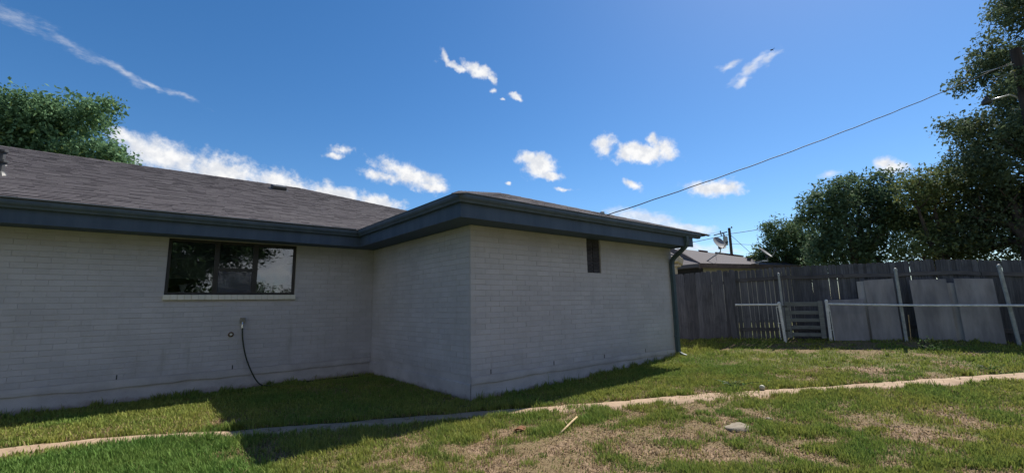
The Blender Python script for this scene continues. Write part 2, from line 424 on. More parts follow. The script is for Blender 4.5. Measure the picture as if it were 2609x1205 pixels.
def screen_mat():
    m, t, b = material('insect_screen', (0.115,0.12,0.15), 0.9, 0.1)
    tp = nd(t, 'ShaderNodeBsdfTransparent'); mx = nd(t, 'ShaderNodeMixShader'); mx.inputs[0].default_value = 0.42
    t.links.new(tp.outputs[0], mx.inputs[1]); t.links.new(b.outputs[0], mx.inputs[2])
    t.links.new(mx.outputs[0], t.nodes['Material Output'].inputs['Surface'])
    return m

def wood(name, c0, c1, piece=0.27, axis=(9, 9, 0.5)):
    m, t, b = material(name, rough=0.9, spec=0.12)
    p = worldpos(t)
    mp_ = nd(t, 'ShaderNodeMapping'); mp_.inputs['Scale'].default_value = axis; t.links.new(p, mp_.inputs['Vector'])
    oi = nd(t, 'ShaderNodeObjectInfo').outputs['Random']
    n = noise(t, mp_.outputs[0], 5.0, 6, 0.65)
    c = mixc(t, smooth(t, n.outputs[0], 0.3, 0.7), c0, c1)
    v = fmath(t, 'MULTIPLY_ADD', oi, 2*piece, 1-piece)
    cc = nd(t, 'ShaderNodeCombineColor')
    for i in range(3): t.links.new(v, cc.inputs[i])
    c = mixc(t, 1.0, c, cc.outputs[0], 'MULTIPLY')
    stain = smooth(t, noise(t, p, 2.2, 5, 0.6).outputs[0], 0.52, 0.75, 0, 0.45)
    c = mixc(t, stain, c, (c0[0]*0.45, c0[1]*0.42, c0[2]*0.4))
    t.links.new(c, b.inputs['Base Color'])
    bump(t, b, n.outputs[0], 0.006, 0.6)
    return m

MAT = dict(
    brick=painted_brick(),
    sill=speckled('sill_paint', (0.66,0.63,0.58), (0.74,0.71,0.66), 0.75, 0.25, 5, 5, 60, 0.004, 0.4),
    spout=speckled('downspout_paint', (0.050,0.080,0.100), (0.070,0.105,0.125), 0.5, 0.35, 9, 5, 30, 0.003, 0.3),
    mortar=speckled('painted_mortar', (0.41,0.39,0.42), (0.475,0.455,0.485), 0.9, 0.1, 3, 5, 50, 0.006, 0.5),
    foundation=foundation_paint(),
    trim=speckled('slate_trim_paint', (0.048,0.074,0.122), (0.070,0.100,0.155), 0.55, 0.3, 2.5, 6, 30, 0.003, 0.2, stretch=(2.5,2.5,.35)),
    soffit=speckled('soffit_paint', (0.058,0.090,0.145), (0.074,0.106,0.165), 0.7, 0.25, 1.2, 4, 30, 0.003, 0.2),
    gutter=speckled('gutter_paint', (0.058,0.084,0.122), (0.082,0.112,0.155), 0.45, 0.35, 2.5, 6, 12, 0.004, 0.3, stretch=(2.5,2.5,.35)),
    shingle=shingle_mat('brown_shingle', (0.064,0.057,0.063), (0.078,0.070,0.076), (0.098,0.090,0.095)),
    roof_deck=speckled('roof_felt', (0.05,0.042,0.04), (0.07,0.06,0.055), 0.95, 0.1),
    lip_glint=speckled('sunlit_lip_tone', (0.30,0.36,0.43), (0.36,0.42,0.50), 0.5, 0.4, 6),
    dark_metal=speckled('dark_metal', (0.035,0.036,0.038), (0.06,0.06,0.06), 0.5, 0.4, 5),
    bronze=speckled('bronze_frame', (0.022,0.021,0.022), (0.035,0.033,0.033), 0.45, 0.4, 5),
    glass=glass_mat(), screen=screen_mat(),
    blind=speckled('blind_slats', (0.42,0.42,0.43), (0.50,0.50,0.50), 0.6, 0.3, 3),
    white=speckled('white_glaze', (0.86,0.88,0.90), (0.90,0.90,0.90), 0.3, 0.5, 6),
    interior=speckled('interior_paint', (0.16,0.14,0.12), (0.20,0.17,0.15), 0.9, 0.1),
    vent_wood=speckled('weathered_vent', (0.048,0.048,0.060), (0.066,0.064,0.078), 0.9, 0.1, 8, 5, 60, 0.004, 0.5, 0.2),
    hose=speckled('hose_rubber', (0.012,0.022,0.014), (0.022,0.036,0.022), 0.55, 0.35, 12),
    tan_box=speckled('tan_box', (0.20,0.185,0.16), (0.27,0.25,0.21), 0.7, 0.3, 18),
    chrome=speckled('chrome', (0.6,0.6,0.6), (0.7,0.7,0.7), 0.25, 0.5, 10, metal=1.0),
    rust=speckled('rusty_pipe', (0.12,0.065,0.04), (0.20,0.15,0.12), 0.8, 0.2, 30),
    fence=wood('weathered_picket', (0.068,0.072,0.088), (0.130,0.132,0.150)),
    rail=wood('weathered_rail', (0.070,0.068,0.076), (0.125,0.120,0.128), 0.15, (0.6, 0.6, 9)),
    gate=wood('gate_board', (0.115,0.125,0.13), (0.19,0.20,0.20), 0.15, (0.6, 0.6, 9)),
    galv=speckled('peeling_white_pipe', (0.52,0.53,0.54), (0.74,0.74,0.74), 0.6, 0.3, 14, 5, 40, 0.003, 0.4),
    pipe_grey=speckled('grey_pipe', (0.25,0.27,0.27), (0.38,0.40,0.40), 0.6, 0.3, 14),
    sheet_a=speckled('grey_sheet', (0.19,0.182,0.195), (0.33,0.315,0.33), 0.85, 0.15, 3.5, 7, 30, 0.003, 0.4, stretch=(1,1,0.22)),
    sheet_b=speckled('pale_sheet', (0.28,0.272,0.285), (0.40,0.388,0.40), 0.85, 0.15, 3.5, 7, 30, 0.003, 0.4, stretch=(1,1,0.3)),
    concrete=speckled('path_concrete', (0.29,0.205,0.138), (0.39,0.285,0.20), 0.9, 0.15, 5, 7, 45, 0.008, 0.7),
    stone=speckled('pale_stone', (0.20,0.165,0.125), (0.30,0.26,0.205), 0.9, 0.2, 14, 6, 40, 0.008, 0.6),
    stick=speckled('dry_stick', (0.40,0.28,0.15), (0.54,0.41,0.25), 0.8, 0.2, 20),
    dead_leaf=speckled('dead_leaf', (0.20,0.09,0.045), (0.29,0.14,0.07), 0.8, 0.2, 20),
    ball=speckled('faded_ball', (0.34,0.33,0.24), (0.44,0.43,0.33), 0.6, 0.3, 25),
    bark=speckled('bark', (0.06,0.048,0.04), (0.12,0.095,0.08), 0.95, 0.1, 9, 6, 22, 0.03, 0.8, stretch=(1,1,0.25)),
    pole=speckled('pole_wood', (0.035,0.028,0.026), (0.065,0.052,0.046), 0.9, 0.15, 8, 6, 30, 0.01, 0.6, stretch=(1,1,0.15)),
    cable=speckled('cable_black', (0.012,0.012,0.014), (0.02,0.02,0.022), 0.6, 0.3, 10),
    alu=speckled('aluminium', (0.55,0.56,0.57), (0.65,0.66,0.67), 0.4, 0.5, 10, metal=0.6),
    dish=speckled('dish_grey', (0.20,0.20,0.205), (0.25,0.25,0.255), 0.55, 0.3, 6),
    nb_roof=shingle_mat('faded_shingle', (0.105,0.096,0.10), (0.135,0.122,0.128), (0.17,0.156,0.162)),
    nb_cap=speckled('ridge_cap_red', (0.16,0.075,0.06), (0.24,0.12,0.09), 0.9, 0.15, 20),
    nb_fascia=speckled('brown_fascia', (0.10,0.075,0.07), (0.16,0.12,0.11), 0.8, 0.2, 6),
    nb_wall=speckled('pale_siding', (0.50,0.46,0.42), (0.58,0.54,0.50), 0.85, 0.15, 3),
    nb_shade=speckled('gable_shade', (0.035,0.035,0.045), (0.055,0.055,0.065), 0.85, 0.15, 4),
    cream=speckled('cream_board', (0.50,0.41,0.29), (0.60,0.50,0.37), 0.8, 0.2, 6),
    bird=speckled('bird_dark', (0.02,0.02,0.024), (0.03,0.03,0.034), 0.8, 0.2, 30),
    leaf=attr_leaf('leaf', 0.28, 0.75),
    grass=attr_leaf('grass_blade', 0.30, 0.6),
)

mp2 = MAT['concrete']; t = mp2.node_tree; b = t.nodes['Principled BSDF']
vo = nd(t, 'ShaderNodeTexVoronoi', feature='DISTANCE_TO_EDGE'); vo.inputs['Scale'].default_value = 1.7
pw = worldpos(t); t.links.new(vmath(t, 'ADD', pw, vmath(t, 'MULTIPLY', noise(t, pw, 5, 4).outputs['Color'], (.25, .25, .25))), vo.inputs['Vector'])
old = b.inputs['Base Color'].links[0].from_socket
t.links.new(mixc(t, smooth(t, vo.outputs['Distance'], 0.012, 0.0, 0, .8), old, (0.07, 0.05, 0.035)), b.inputs['Base Color'])

# ------------------------------------------------------------------ lie of the land
def ground_z(x, y):
    x = np.asarray(x, float); y = np.asarray(y, float)
    q = np.clip(x, 0, 10)
    z = 0.0054*q*q
    z = z - 0.13*sstep(-y, 3.8, 5.8)*(q/9.85)**2
    z = z - 0.035*sstep(-x, 1.0, 3.0)*sstep(y, 1.0, 3.2)
    return z
def gz(x, y): return float(ground_z(x, y))

PATH = np.array([(-16,4.6),(-12,3.5),(-8,2.35),(-6,1.78),(-5.02,1.47),(-4.08,1.15),(-3.0,0.44),(-2.2,0.08),(-0.36,-0.78),(0.5,-1.22),(1.4,-1.68),(2.8,-2.46),(3.7,-3.15),(4.8,-3.98),(6.13,-4.93),(6.8,-5.37),(9.5,-7.2),(14,-10)])
def path_dist(x, y):
    d = np.full(np.shape(x), 1e9)
    for (ax, ay), (bx, by) in zip(PATH[:-1], PATH[1:]):
        vx, vy = bx-ax, by-ay
        t = np.clip(((x-ax)*vx+(y-ay)*vy)/(vx*vx+vy*vy), 0, 1)
        d = np.minimum(d, np.hypot(x-ax-t*vx, y-ay-t*vy))
    return d
PATH_HALF = 0.225
DIRT = [(-0.66,-1.76,.26),(-0.61,-2.46,.28),(0.63,-3.07,.28),(0.30,-3.50,.32),(1.55,-3.20,.30),(2.47,-4.65,.40),(1.52,-4.93,.35),(1.90,-5.29,.30),
        (-0.8,-3.03,.34),(-1.5,-2.45,.28),(7.08,-4.4,.45),(-3.05,-0.45,.34),(-2.9,-0.75,.30),(0.9,-1.15,.35),(3.0,-2.15,.30),(6.0,-3.6,.5),(-0.1,-2.9,.25),(-3.1,1.15,.4),(0.9,-4.2,.25),
        (0.1,-1.9,.22),(1.0,-2.5,.3),(3.2,-4.9,.4),(-1.2,-2.0,.25)]
TUFT = [(0.55,-2.2,.45),(1.1,-2.35,.4),(-0.9,-1.35,.35),(0.0,-1.6,.35),(-0.3,-2.0,.25),(0.15,-4.0,.4),(2.0,-3.9,.6),(-1.3,-1.75,.3),(3.6,-3.75,.5),(4.6,-4.6,.6),(-0.15,-3.6,.3)]
def masks(x, y):
    """greenness 0..1 and bare earth 0..1"""
    g = fbm(x, y, 0.9, 3, 4)*0.75 + fbm(x, y, 3.2, 11, 3)*0.45 - 0.12
    lush = sstep(-x, 2.75, 3.2)*sstep(-y, -1.05, -0.75)                         # bright lawn beside the path, lower left
    g = g + 0.40*lush
    g = g + 0.16*sstep(x, 1.9, 3.2)*sstep(y, -3.1, -2.0)                          # lawn beside the downspout
    g = g - 0.10*sstep(x, 6.0, 8.0)*sstep(y, -4.2, -2.0)
    g = g - 0.13*sstep(-np.hypot(x-0.2, y+2.9), -2.3, -0.8)
    fg = sstep(x, -2.9, -1.9)*sstep(-y, 0.9, 1.9)*(1-.45*sstep(x, 1.9, 3.2))               # worn turf in the foreground
    fg = np.maximum(fg, .55*sstep(x, 4.0, 6.0)*sstep(y, -4.6, -3.0))
    g = g + fg*((fbm(x, y, 3.6, 131, 3)-.5)*2.3-.13)
    for cx, cy, r in TUFT: g = g + 0.38*np.exp(-((x-cx)**2+(y-cy)**2)/(r*r))
    d = np.zeros(np.shape(x))
    wx = x + 0.35*(fbm(x, y, 2.5, 31, 3)-0.5); wy = y + 0.35*(fbm(x, y, 2.5, 47, 3)-0.5)
    for cx, cy, r in DIRT: d = np.maximum(d, np.exp(-((wx-cx)**2+(wy-cy)**2)/(r*r)))
    d = d*(1-0.8*lush*sstep(y, -0.3, 0.3))
    d = d + fg*np.clip((fbm(x, y, 2.8, 171, 4)-.55)*3.0, 0, .85)
    d = np.clip(d*0.9 + (fbm(x, y, 1.7, 71, 4)-0.66)*1.4*(1-lush), 0, 1)
    g = np.clip(g + .10 - 0.50*d, 0, 1)
    return g, d

xs = np.unique(np.concatenate([-np.geomspace(14, 900, 26), np.linspace(-14, -7, 30), np.arange(-7, 11, 0.075), np.linspace(11, 22, 30), np.geomspace(22, 900, 24)]))
ys = np.unique(np.concatenate([-np.geomspace(12, 900, 26), np.linspace(-12, -6.6, 24), np.arange(-6.6, 4.2, 0.075), np.linspace(4.2, 22, 30), np.geomspace(22, 900, 24)]))
X, Y = np.meshgrid(xs, ys)
gm, dm = masks(X, Y)
Z = ground_z(X, Y) + 0.022*(fbm(X, Y, 1.1, 5, 3)-0.5)*sstep(path_dist(X, Y), 0.15, 0.5) - 0.015*dm
pdm = path_dist(X, Y)
Z = Z - 0.03*(1-sstep(pdm, PATH_HALF*0.7, PATH_HALF+0.12))
V = np.stack([X.ravel(), Y.ravel(), Z.ravel()], 1)
nx, ny = len(xs), len(ys)
I = (np.arange(ny-1)[:, None]*nx + np.arange(nx-1)[None, :]).ravel()
Q = np.stack([I, I+1, I+1+nx, I+nx], 1)
colr = np.stack([gm.ravel(), dm.ravel(), np.zeros(gm.size), np.ones(gm.size)], 1)

mg, t, b = material('lawn_soil', rough=0.95, spec=0.1)
a = nd(t, 'ShaderNodeAttribute', attribute_name='col')
sep = nd(t, 'ShaderNodeSeparateColor'); t.links.new(a.outputs['Color'], sep.inputs[0])
p = worldpos(t)
fine = noise(t, p, 55, 5, 0.7)
mid = noise(t, p, 9, 5, 0.65)
soil = mixc(t, smooth(t, mid.outputs[0], 0.3, 0.7), (0.14,0.090,0.056), (0.27,0.185,0.118))
soil = mixc(t, smooth(t, fine.outputs[0], 0.35, 0.7, 0, 0.55), soil, (0.36,0.27,0.185))
thatch = mixc(t, smooth(t, fine.outputs[0], 0.3, 0.7), (0.11,0.080,0.044), (0.24,0.182,0.102))
green = mixc(t, smooth(t, fine.outputs[0], 0.3, 0.7), (0.055,0.070,0.018), (0.13,0.145,0.045))
gf = fmath(t, 'ADD', sep.outputs[0], fmath(t, 'MULTIPLY_ADD', mid.outputs[0], 0.6, -0.3))
df = fmath(t, 'ADD', sep.outputs[1], fmath(t, 'ADD', fmath(t, 'MULTIPLY_ADD', fine.outputs[0], 0.9, -0.45), fmath(t, 'MULTIPLY_ADD', mid.outputs[0], 1.2, -0.6)))
c = mixc(t, smooth(t, gf, 0.2, 0.55), thatch, green)
c = mixc(t, smooth(t, df, 0.25, 0.75), c, soil)
t.links.new(c, b.inputs['Base Color'])
bump(t, b, fine.outputs[0], 0.02, 0.7)
gme = mesh_np('lawn_ground', V, Q.ravel(), np.arange(len(Q))*4, np.full(len(Q), 4), mg, colr)
gme.polygons.foreach_set('use_smooth', [True]*len(gme.polygons))
kind(link('lawn_ground', gme), 'structure')['label'] = 'patchy lawn with bare reddish soil and dry thatch'

# the narrow concrete path
pts = []
for (ax, ay), (bx, by) in zip(PATH[:-1], PATH[1:]):
    n = max(2, int(math.hypot(bx-ax, by-ay)/0.07))
    for k in range(n): pts.append((ax+(bx-ax)*k/n, ay+(by-ay)*k/n))
pts = np.array(pts)
for _ in range(10): pts[1:-1] = (pts[:-2]+2*pts[1:-1]+pts[2:])/4
tan = np.gradient(pts, axis=0); tan /= np.linalg.norm(tan, axis=1)[:, None]
nor = np.stack([-tan[:, 1], tan[:, 0]], 1)
pm = MB()
wl_ = PATH_HALF + 0.15*(fbm(pts[:, 0], pts[:, 1], 4.5, 91, 4)-0.5); wr_ = PATH_HALF + 0.15*(fbm(pts[:, 0], pts[:, 1], 4.5, 92, 4)-0.5)
NS = 7
for i, (q, nn) in enumerate(zip(pts, nor)):
    for k in range(NS):
        s = -wr_[i] + (wl_[i]+wr_[i])*k/(NS-1)
        x, y = q + nn*s
        z = gz(x, y) + 0.002 + 0.008*(vnoise(np.array(x*7), np.array(y*7), 8)-0.5) - (0.05 if k in (0, NS-1) else 0)
        pm.v.append((x, y, float(z)))
cum = np.concatenate([[0], np.cumsum(np.hypot(*np.diff(pts, axis=0).T))])
for i in range(len(pts)-1):
    for k in range(NS-1): pm.f.append((i*NS+k, i*NS+k+1, (i+1)*NS+k+1, (i+1)*NS+k))
po = kind(pm.build('path', MAT['concrete'], None, True), 'structure')
po['label'] = 'narrow sandy concrete path crossing the lawn'

# ------------------------------------------------------------------ the house
L, D, ZL, ZT = 5.894, 3.954, 0.3514, 2.7274
OV, ZE, SL = 0.60, 3.05, 0.35
YE = D - OV
house = thing('brick_house', 'painted pale grey brick house with slate blue eaves and brown shingle roof', 'house', (0, 0, 0))

WIN = (-3.725, -1.63, 1.712, 2.712)        # window opening in the main wall
VENT = (2.800, 3.225, 2.040, 2.7274)       # boarded vent in the wing wall
REC = 0.006
front = MB()
front.box((REC, REC, ZL-.003), (VENT[0], .22, ZT)).box((VENT[1], REC, ZL-.003), (L-REC, .22, ZT)).box((VENT[0], REC, ZL-.003), (VENT[1], .22, VENT[2]))
front = front.build('wall', MAT['mortar'], house)
side = MB().box((REC, .222, ZL-.003), (.2, D-.001, ZT)).build('wall', MAT['mortar'], house)
mainw = MB()
mainw.box((-12, D+REC, ZL-.003), (WIN[0], D+.24, ZT)).box((WIN[1], D+REC, ZL-.003), (.5, D+.24, ZT))
mainw.box((WIN[0], D+REC, ZL-.003), (WIN[1], D+.24, WIN[2]-.085)).box((WIN[0], D+REC, WIN[3]), (WIN[1], D+.24, ZT))
mainw = mainw.build('wall', MAT['mortar'], house)
MB().box((L-.2, .222, -.2), (L-REC, D+.5, ZT)).box((-12, 18.0, -.2), (7.1, 18.15, ZT)).box((-12, D+.242, -.2), (-11.8, 17.99, ZT)).box((6.9, D+.5, -.2), (7.1, 17.99, ZT)).build('wall', MAT['mortar'], house)

# foundation: an upper band under the bricks, a lower band that stands proud with a ragged top edge
def ragged(mb, p0, p1, nrm, ztop, zbot, proud, seed, back=0.2):
    n = max(8, int(math.dist(p0, p1)/0.035)); o = len(mb.v)
    for i in range(n+1):
        f_ = i/n; x = p0[0]+(p1[0]-p0[0])*f_; y = p0[1]+(p1[1]-p0[1])*f_; s_ = math.dist(p0, p1)*f_
        w = float(fbm(np.array(s_), np.array(0.3), 3.0, seed, 5)-0.5); w2 = float(fbm(np.array(s_), np.array(7.3), 6.0, seed+5, 4)-0.5)
        zt_ = ztop + 0.045*w; pr_ = proud + 0.006*w2
        for (d_, z_) in ((-pr_, zbot), (-pr_, zt_-.006), (-pr_+.007, zt_), (back, zt_)):
            mb.v.append((x-nrm[0]*d_ if False else x+nrm[0]*-d_, y+nrm[1]*-d_, z_))
    for i in range(n):
        for k in range(3): mb.f.append((o+i*4+k, o+(i+1)*4+k, o+(i+1)*4+k+1, o+i*4+k+1))
def ragged2(mb, p0, p1, nrm, zb, ztop, proud, seed):
    # the parged band under the bricks: it overhangs, with a broken lower edge
    n = max(8, int(math.dist(p0, p1)/0.03)); o = len(mb.v)
    for i in range(n+1):
        f_ = i/n; x = p0[0]+(p1[0]-p0[0])*f_; y = p0[1]+(p1[1]-p0[1])*f_; s_ = math.dist(p0, p1)*f_
        w = float(fbm(np.array(s_), np.array(0.3), 2.4, seed, 6)-0.5); w2 = float(fbm(np.array(s_), np.array(4.3), 1.1, seed+5, 4)-.5)
        zz = zb+.07*w; pr_ = max(.002, proud*(1+2.2*w2))
        for (d_, z_) in ((pr_, ztop), (pr_+.003, (ztop+zz)/2), (pr_, zz+.006), (pr_-.004, zz), (-.02, zz+.004), (-.02, ztop)):
            mb.v.append((x+nrm[0]*d_, y+nrm[1]*d_, z_))
    for i in range(n):
        for k in range(6): mb.f.append((o+i*6+k, o+(i+1)*6+k, o+(i+1)*6+(k+1) % 6, o+i*6+(k+1) % 6))
fd = MB()
fd.box((.003, .003, -.3), (L-.003, .21, ZL-.004)).box((.003, .212, -.3), (.2, D-.002, ZL-.004)).box((-12, D+.003, -.3), (.002, D+.23, ZL-.004))
fd.build('foundation', MAT['foundation'], house)
fd = MB()
ragged2(fd, (0, 0), (L, 0), (0, -1), .245, ZL-.012, .012, 3)
ragged(fd, (0, -.012), (0, D), (-1, 0), .245, -.3, .022, 9)
ragged2(fd, (-12, D), (0, D), (0, -1), .225, ZL-.010, .020, 14)
fd.build('foundation_footing', MAT['foundation'], house)

# bricks
CH, BL, JT = 0.088, 0.286, 0.0075
bme = MB()
ch = 0.002
bme.add([(-.5,0,-.5),(.5,0,-.5),(.5,0,.5),(-.5,0,.5)], [])       # placeholder verts replaced below
bme = MB()
def brick_verts(lx, lz, dp):
    hx, hz = lx/2, lz/2
    cx = .0008
    return [(-hx+cx,-dp,-hz+ch),(hx-cx,-dp,-hz+ch),(hx-cx,-dp,hz-ch),(-hx+cx,-dp,hz-ch),
            (-hx,-dp+ch,-hz),(hx,-dp+ch,-hz),(hx,-dp+ch,hz),(-hx,-dp+ch,hz),
            (-hx,.008,-hz),(hx,.008,-hz),(hx,.008,hz),(-hx,.008,hz)]
BF = [(0,1,2,3)] + [(i, 4+i, 4+(i+1) % 4, (i+1) % 4) for i in range(4)] + [(4+i, 8+i, 8+(i+1) % 4, 4+(i+1) % 4) for i in range(4)]
rb = random.Random(5)
bricks = []
def lay(wall, axis, u0, u1, fixed, openings, key, header=True):
    nc = int(round((ZT-ZL)/CH)); c_h = (ZT-ZL)/nc
    for k in range(nc):
        z0 = ZL+k*c_h; u = u0 + (-BL/2 if k % 2 else 0)
        if header and k % 2: u = u0-BL+0.098
        while u < u1:
            a, b_ = max(u, u0), min(u+BL, u1); u += BL
            segs = [(a, b_)]
            for (o0, o1, oz0, oz1) in openings:
                if z0+c_h*.5 > oz0 and z0+c_h*.5 < oz1:
                    segs = [s for q in segs for s in ((q[0], min(q[1], o0)), (max(q[0], o1), q[1]))]
            for s in segs:
                if s[1]-s[0] < 0.03: continue
                wide = .0075 if rb.random() < .13 else 0.0          # here and there an open, unpainted bed joint
                bricks.append((wall, axis, (s[0]+s[1])/2, z0+c_h/2+wide/2, s[1]-s[0]-(.0045 if rb.random() < .2 else .0015), c_h-JT-wide, fixed, k))
lay(front, 'x', 0.0, L, 0.0, [VENT], 0)
lay(side, 'y', 0.03, D, 0.0, [], 1)
lay(mainw, 'x', -9.0, -.0, D, [(WIN[0]-.002, WIN[1]+.002, WIN[2]-.09, WIN[3]+.1)], 2, header=False)
def brick_matrix(bk):
    wall, axis, u, z, lx, lz, fx, k = bk
    jit = rb.uniform(-.0018, .0014)
    rot = Matrix.Rotation(rb.uniform(-.006, .006), 4, 'Z') @ Matrix.Rotation(rb.uniform(-.012, .012), 4, 'X') @ Matrix.Rotation(rb.uniform(-.003, .003), 4, 'Y')
    if axis == 'x': return Matrix.Translation((u, fx+REC+jit, z+rb.uniform(-.001, .001))) @ rot
    return Matrix.Translation((fx+REC+jit, u, z+rb.uniform(-.001, .001))) @ Matrix.Rotation(-math.pi/2, 4, 'Z') @ rot
def prominence(bk):
    P_ = Vector((bk[2], bk[6], bk[3])) if bk[1] == 'x' else Vector((bk[6], bk[2], bk[3]))
    d_ = P_-Vector(CAM_LOC); n_ = Vector((0, -1, 0)) if bk[1] == 'x' else Vector((-1, 0, 0))
    if d_.dot(Vector(CAM_F)) < 1 or abs(d_.dot(Vector(CAM_R))/d_.dot(Vector(CAM_F))) > 1.16: return 0
    return bk[4]*abs(d_.normalized().dot(n_))/d_.length**2
bricks.sort(key=prominence, reverse=True)
shared = {}
rest = {}
for i, bk in enumerate(bricks):
    mtx = brick_matrix(bk)
    if i < 300:
        kk = (round(bk[4], 3), round(bk[5], 3))
        if kk not in shared:
            me = bpy.data.meshes.new('brick'); me.from_pydata(brick_verts(bk[4], bk[5], REC), [], BF); me.update(); me.materials.append(MAT['brick']); shared[kk] = me
        o = link('brick', shared[kk], bk[0]); o.matrix_basis = mtx
    else:
        mb = rest.setdefault(bk[0].name, (bk[0], MB()))[1]
        mb.add([mtx @ Vector(v) for v in brick_verts(bk[4], bk[5], REC)], BF)
for w_, mb in rest.values(): kind(mb.build('brick', MAT['brick'], w_, recalc=False), 'stuff')
# weep holes: solid dark blocks painted as the shade inside open slots
for u in (0.38, 1.784, 3.188, 4.592):
    MB().box((u-.008, -.0035, ZL+.004), (u+.008, .010, ZL+CH-.012)).build('weep_hole', MAT['dark_metal'], front)
for u in (-4.22, -2.62):
    MB().box((u-.008, D-.0035, ZL+.004), (u+.008, D+.010, ZL+CH-.012)).build('weep_hole', MAT['dark_metal'], mainw)

# the boarded vent
v0, v1, vz0, vz1 = VENT
vent = MB().box((v0+.002, .085, vz0+.002), (v1-.002, .10, vz1-.002)).build('wall_vent', MAT['dark_metal'], house)
hw = (v1-v0)/2
for cx in (v0+hw/2, v0+hw*1.5):
    n = 9
    for k in range(n):
        z0 = vz0+.006+(vz1-vz0-.01)*k/n
        MB().box((cx-hw/2+.010, .030+.002*(k % 3), z0+.003), (cx+hw/2-.008, .060, z0+(vz1-vz0-.01)/n-.003)).build('brick', MAT['vent_wood'], vent)
MB().box((v0+hw-.006, .05, vz0+.003), (v0+hw+.006, .07, vz1-.003)).build('mortar_joint', MAT['mortar'], vent)

# eaves: soffit, fascia, gutter
OF = 0.49
sf = MB()
zs = ZT-.004
sf.box((-12, YE+.11, zs), (-.002, D+.10, zs+.02)).box((-OF, -OF, zs+.0005), (.10, YE+.108, zs+.0205)).box((.102, -OF, zs+.0005), (L+.12, .10, zs+.0205))
sf.build('soffit', MAT['soffit'], house)
fs = MB()
fs.box((-12, YE+.085, zs-.012), (-OF-.001, YE+.109, 3.0)).box((-OF-.024, -OF-.024, zs-.012), (-OF, YE+.0845, 3.0)).box((-OF+.001, -OF-.024, zs-.012), (L+.14, -OF, 3.0))
fs.build('fascia', MAT['trim'], house)
GP = [(.505, 3.040), (.505, 2.925), (.565, 2.925), (.577, 2.955), (.597, 2.975), (.606, 3.00), (.606, 3.044), (.612, 3.048), (.612, 3.058), (.585, 3.058), (.560, 3.044)]
g = MB()
zvec = (0, 0, 1)
g.sweep([(-12.6, D, 0), (0, D, 0)], [((0, -1, 0), zvec), ((-1, -1, 0), zvec)], GP)
g.build('gutter', MAT['gutter'], house)
g = MB()
g.sweep([(0, D, 0), (0, 0, 0)], [((-1, -1, 0), zvec), ((-1, -1, 0), zvec)], GP)
g.build('gutter', MAT['gutter'], house)
g = MB()
g.sweep([(0, 0, 0), (L+.40, 0, 0)], [((-1, -1, 0), zvec), ((0, -1, 0), zvec)], GP)
g.build('gutter', MAT['gutter'], house)

de = MB()
de.box((-12.6, YE-.034, 3.060), (-OV-.04, YE+.03, 3.066))  # pale strip added to stand for the sunlit line on the gutter lip
de.build('sunlit_lip', MAT['lip_glint'], house)
# slip joints of the gutter
for x_ in (-8.4, -5.2, -2.2):
    MB().sweep([(x_, D, 0), (x_+.035, D, 0)], [((0, -1, 0), zvec)]*2, [(a_*1.0+(.004 if a_ > .55 else -.003), b_-(.004 if b_ < 2.95 else -.003)) for a_, b_ in GP]).build('gutter_joint', MAT['gutter'], house)
for x_ in (1.9, 4.4):
    MB().sweep([(x_, 0, 0), (x_+.035, 0, 0)], [((0, -1, 0), zvec)]*2, [(a_*1.0+(.004 if a_ > .55 else -.003), b_-(.004 if b_ < 2.95 else -.003)) for a_, b_ in GP]).build('gutter_joint', MAT['gutter'], house)
# roof decks
RUN = 7.7
def rz(r): return ZE + SL*r
deck = MB()
A = [(-12.6, YE, ZE), (7.7, YE, ZE), (0.0, YE+RUN, rz(RUN)), (-12.6, YE+RUN, rz(RUN)), (7.7, YE+2*RUN, ZE), (-12.6, YE+2*RUN, ZE)]
dn = [(x, y, z-.06) for x, y, z in A]
deck.add(A+dn, [(0,1,2,3), (1,4,2), (3,2,4,5), (0,3,5), (9,8,7,6), (7,8,10), (8,9,11,10), (0,6,7,1), (1,7,10,4), (4,10,11,5), (5,11,6,0)])
main_roof = deck.build('roof', MAT['roof_deck'], house)
HW = (L+2*OV)/2
xr = -OV+HW
B = [(-OV, -OV, ZE), (L+OV, -OV, ZE), (xr, -OV+HW, rz(HW)), (-OV, YE+.05, ZE), (xr, YE+HW+.1, rz(HW)), (L+OV, YE+.05, ZE), (xr, YE+.05, rz(HW))]
dn = [(x, y, z-.05) for x, y, z in B]
wd = MB()
wd.add(B+dn, [(0,1,2), (0,2,4,3), (1,5,4,2), (9,8,7), (0,7,8,1), (0,3,10,7), (1,8,12,5), (7,10,12,8), (3,4,11,10), (4,5,12,11)])
wing_roof = wd.build('roof', MAT['roof_deck'], house)
MB().box((-11.7, D+.25, 2.66), (6.8, 17.9, 2.69)).build('ceiling', MAT['interior'], house)
MB().box((-7.0, D+3.4, -.1), (0.4, D+3.5, 2.655)).build('interior_wall', MAT['interior'], house)

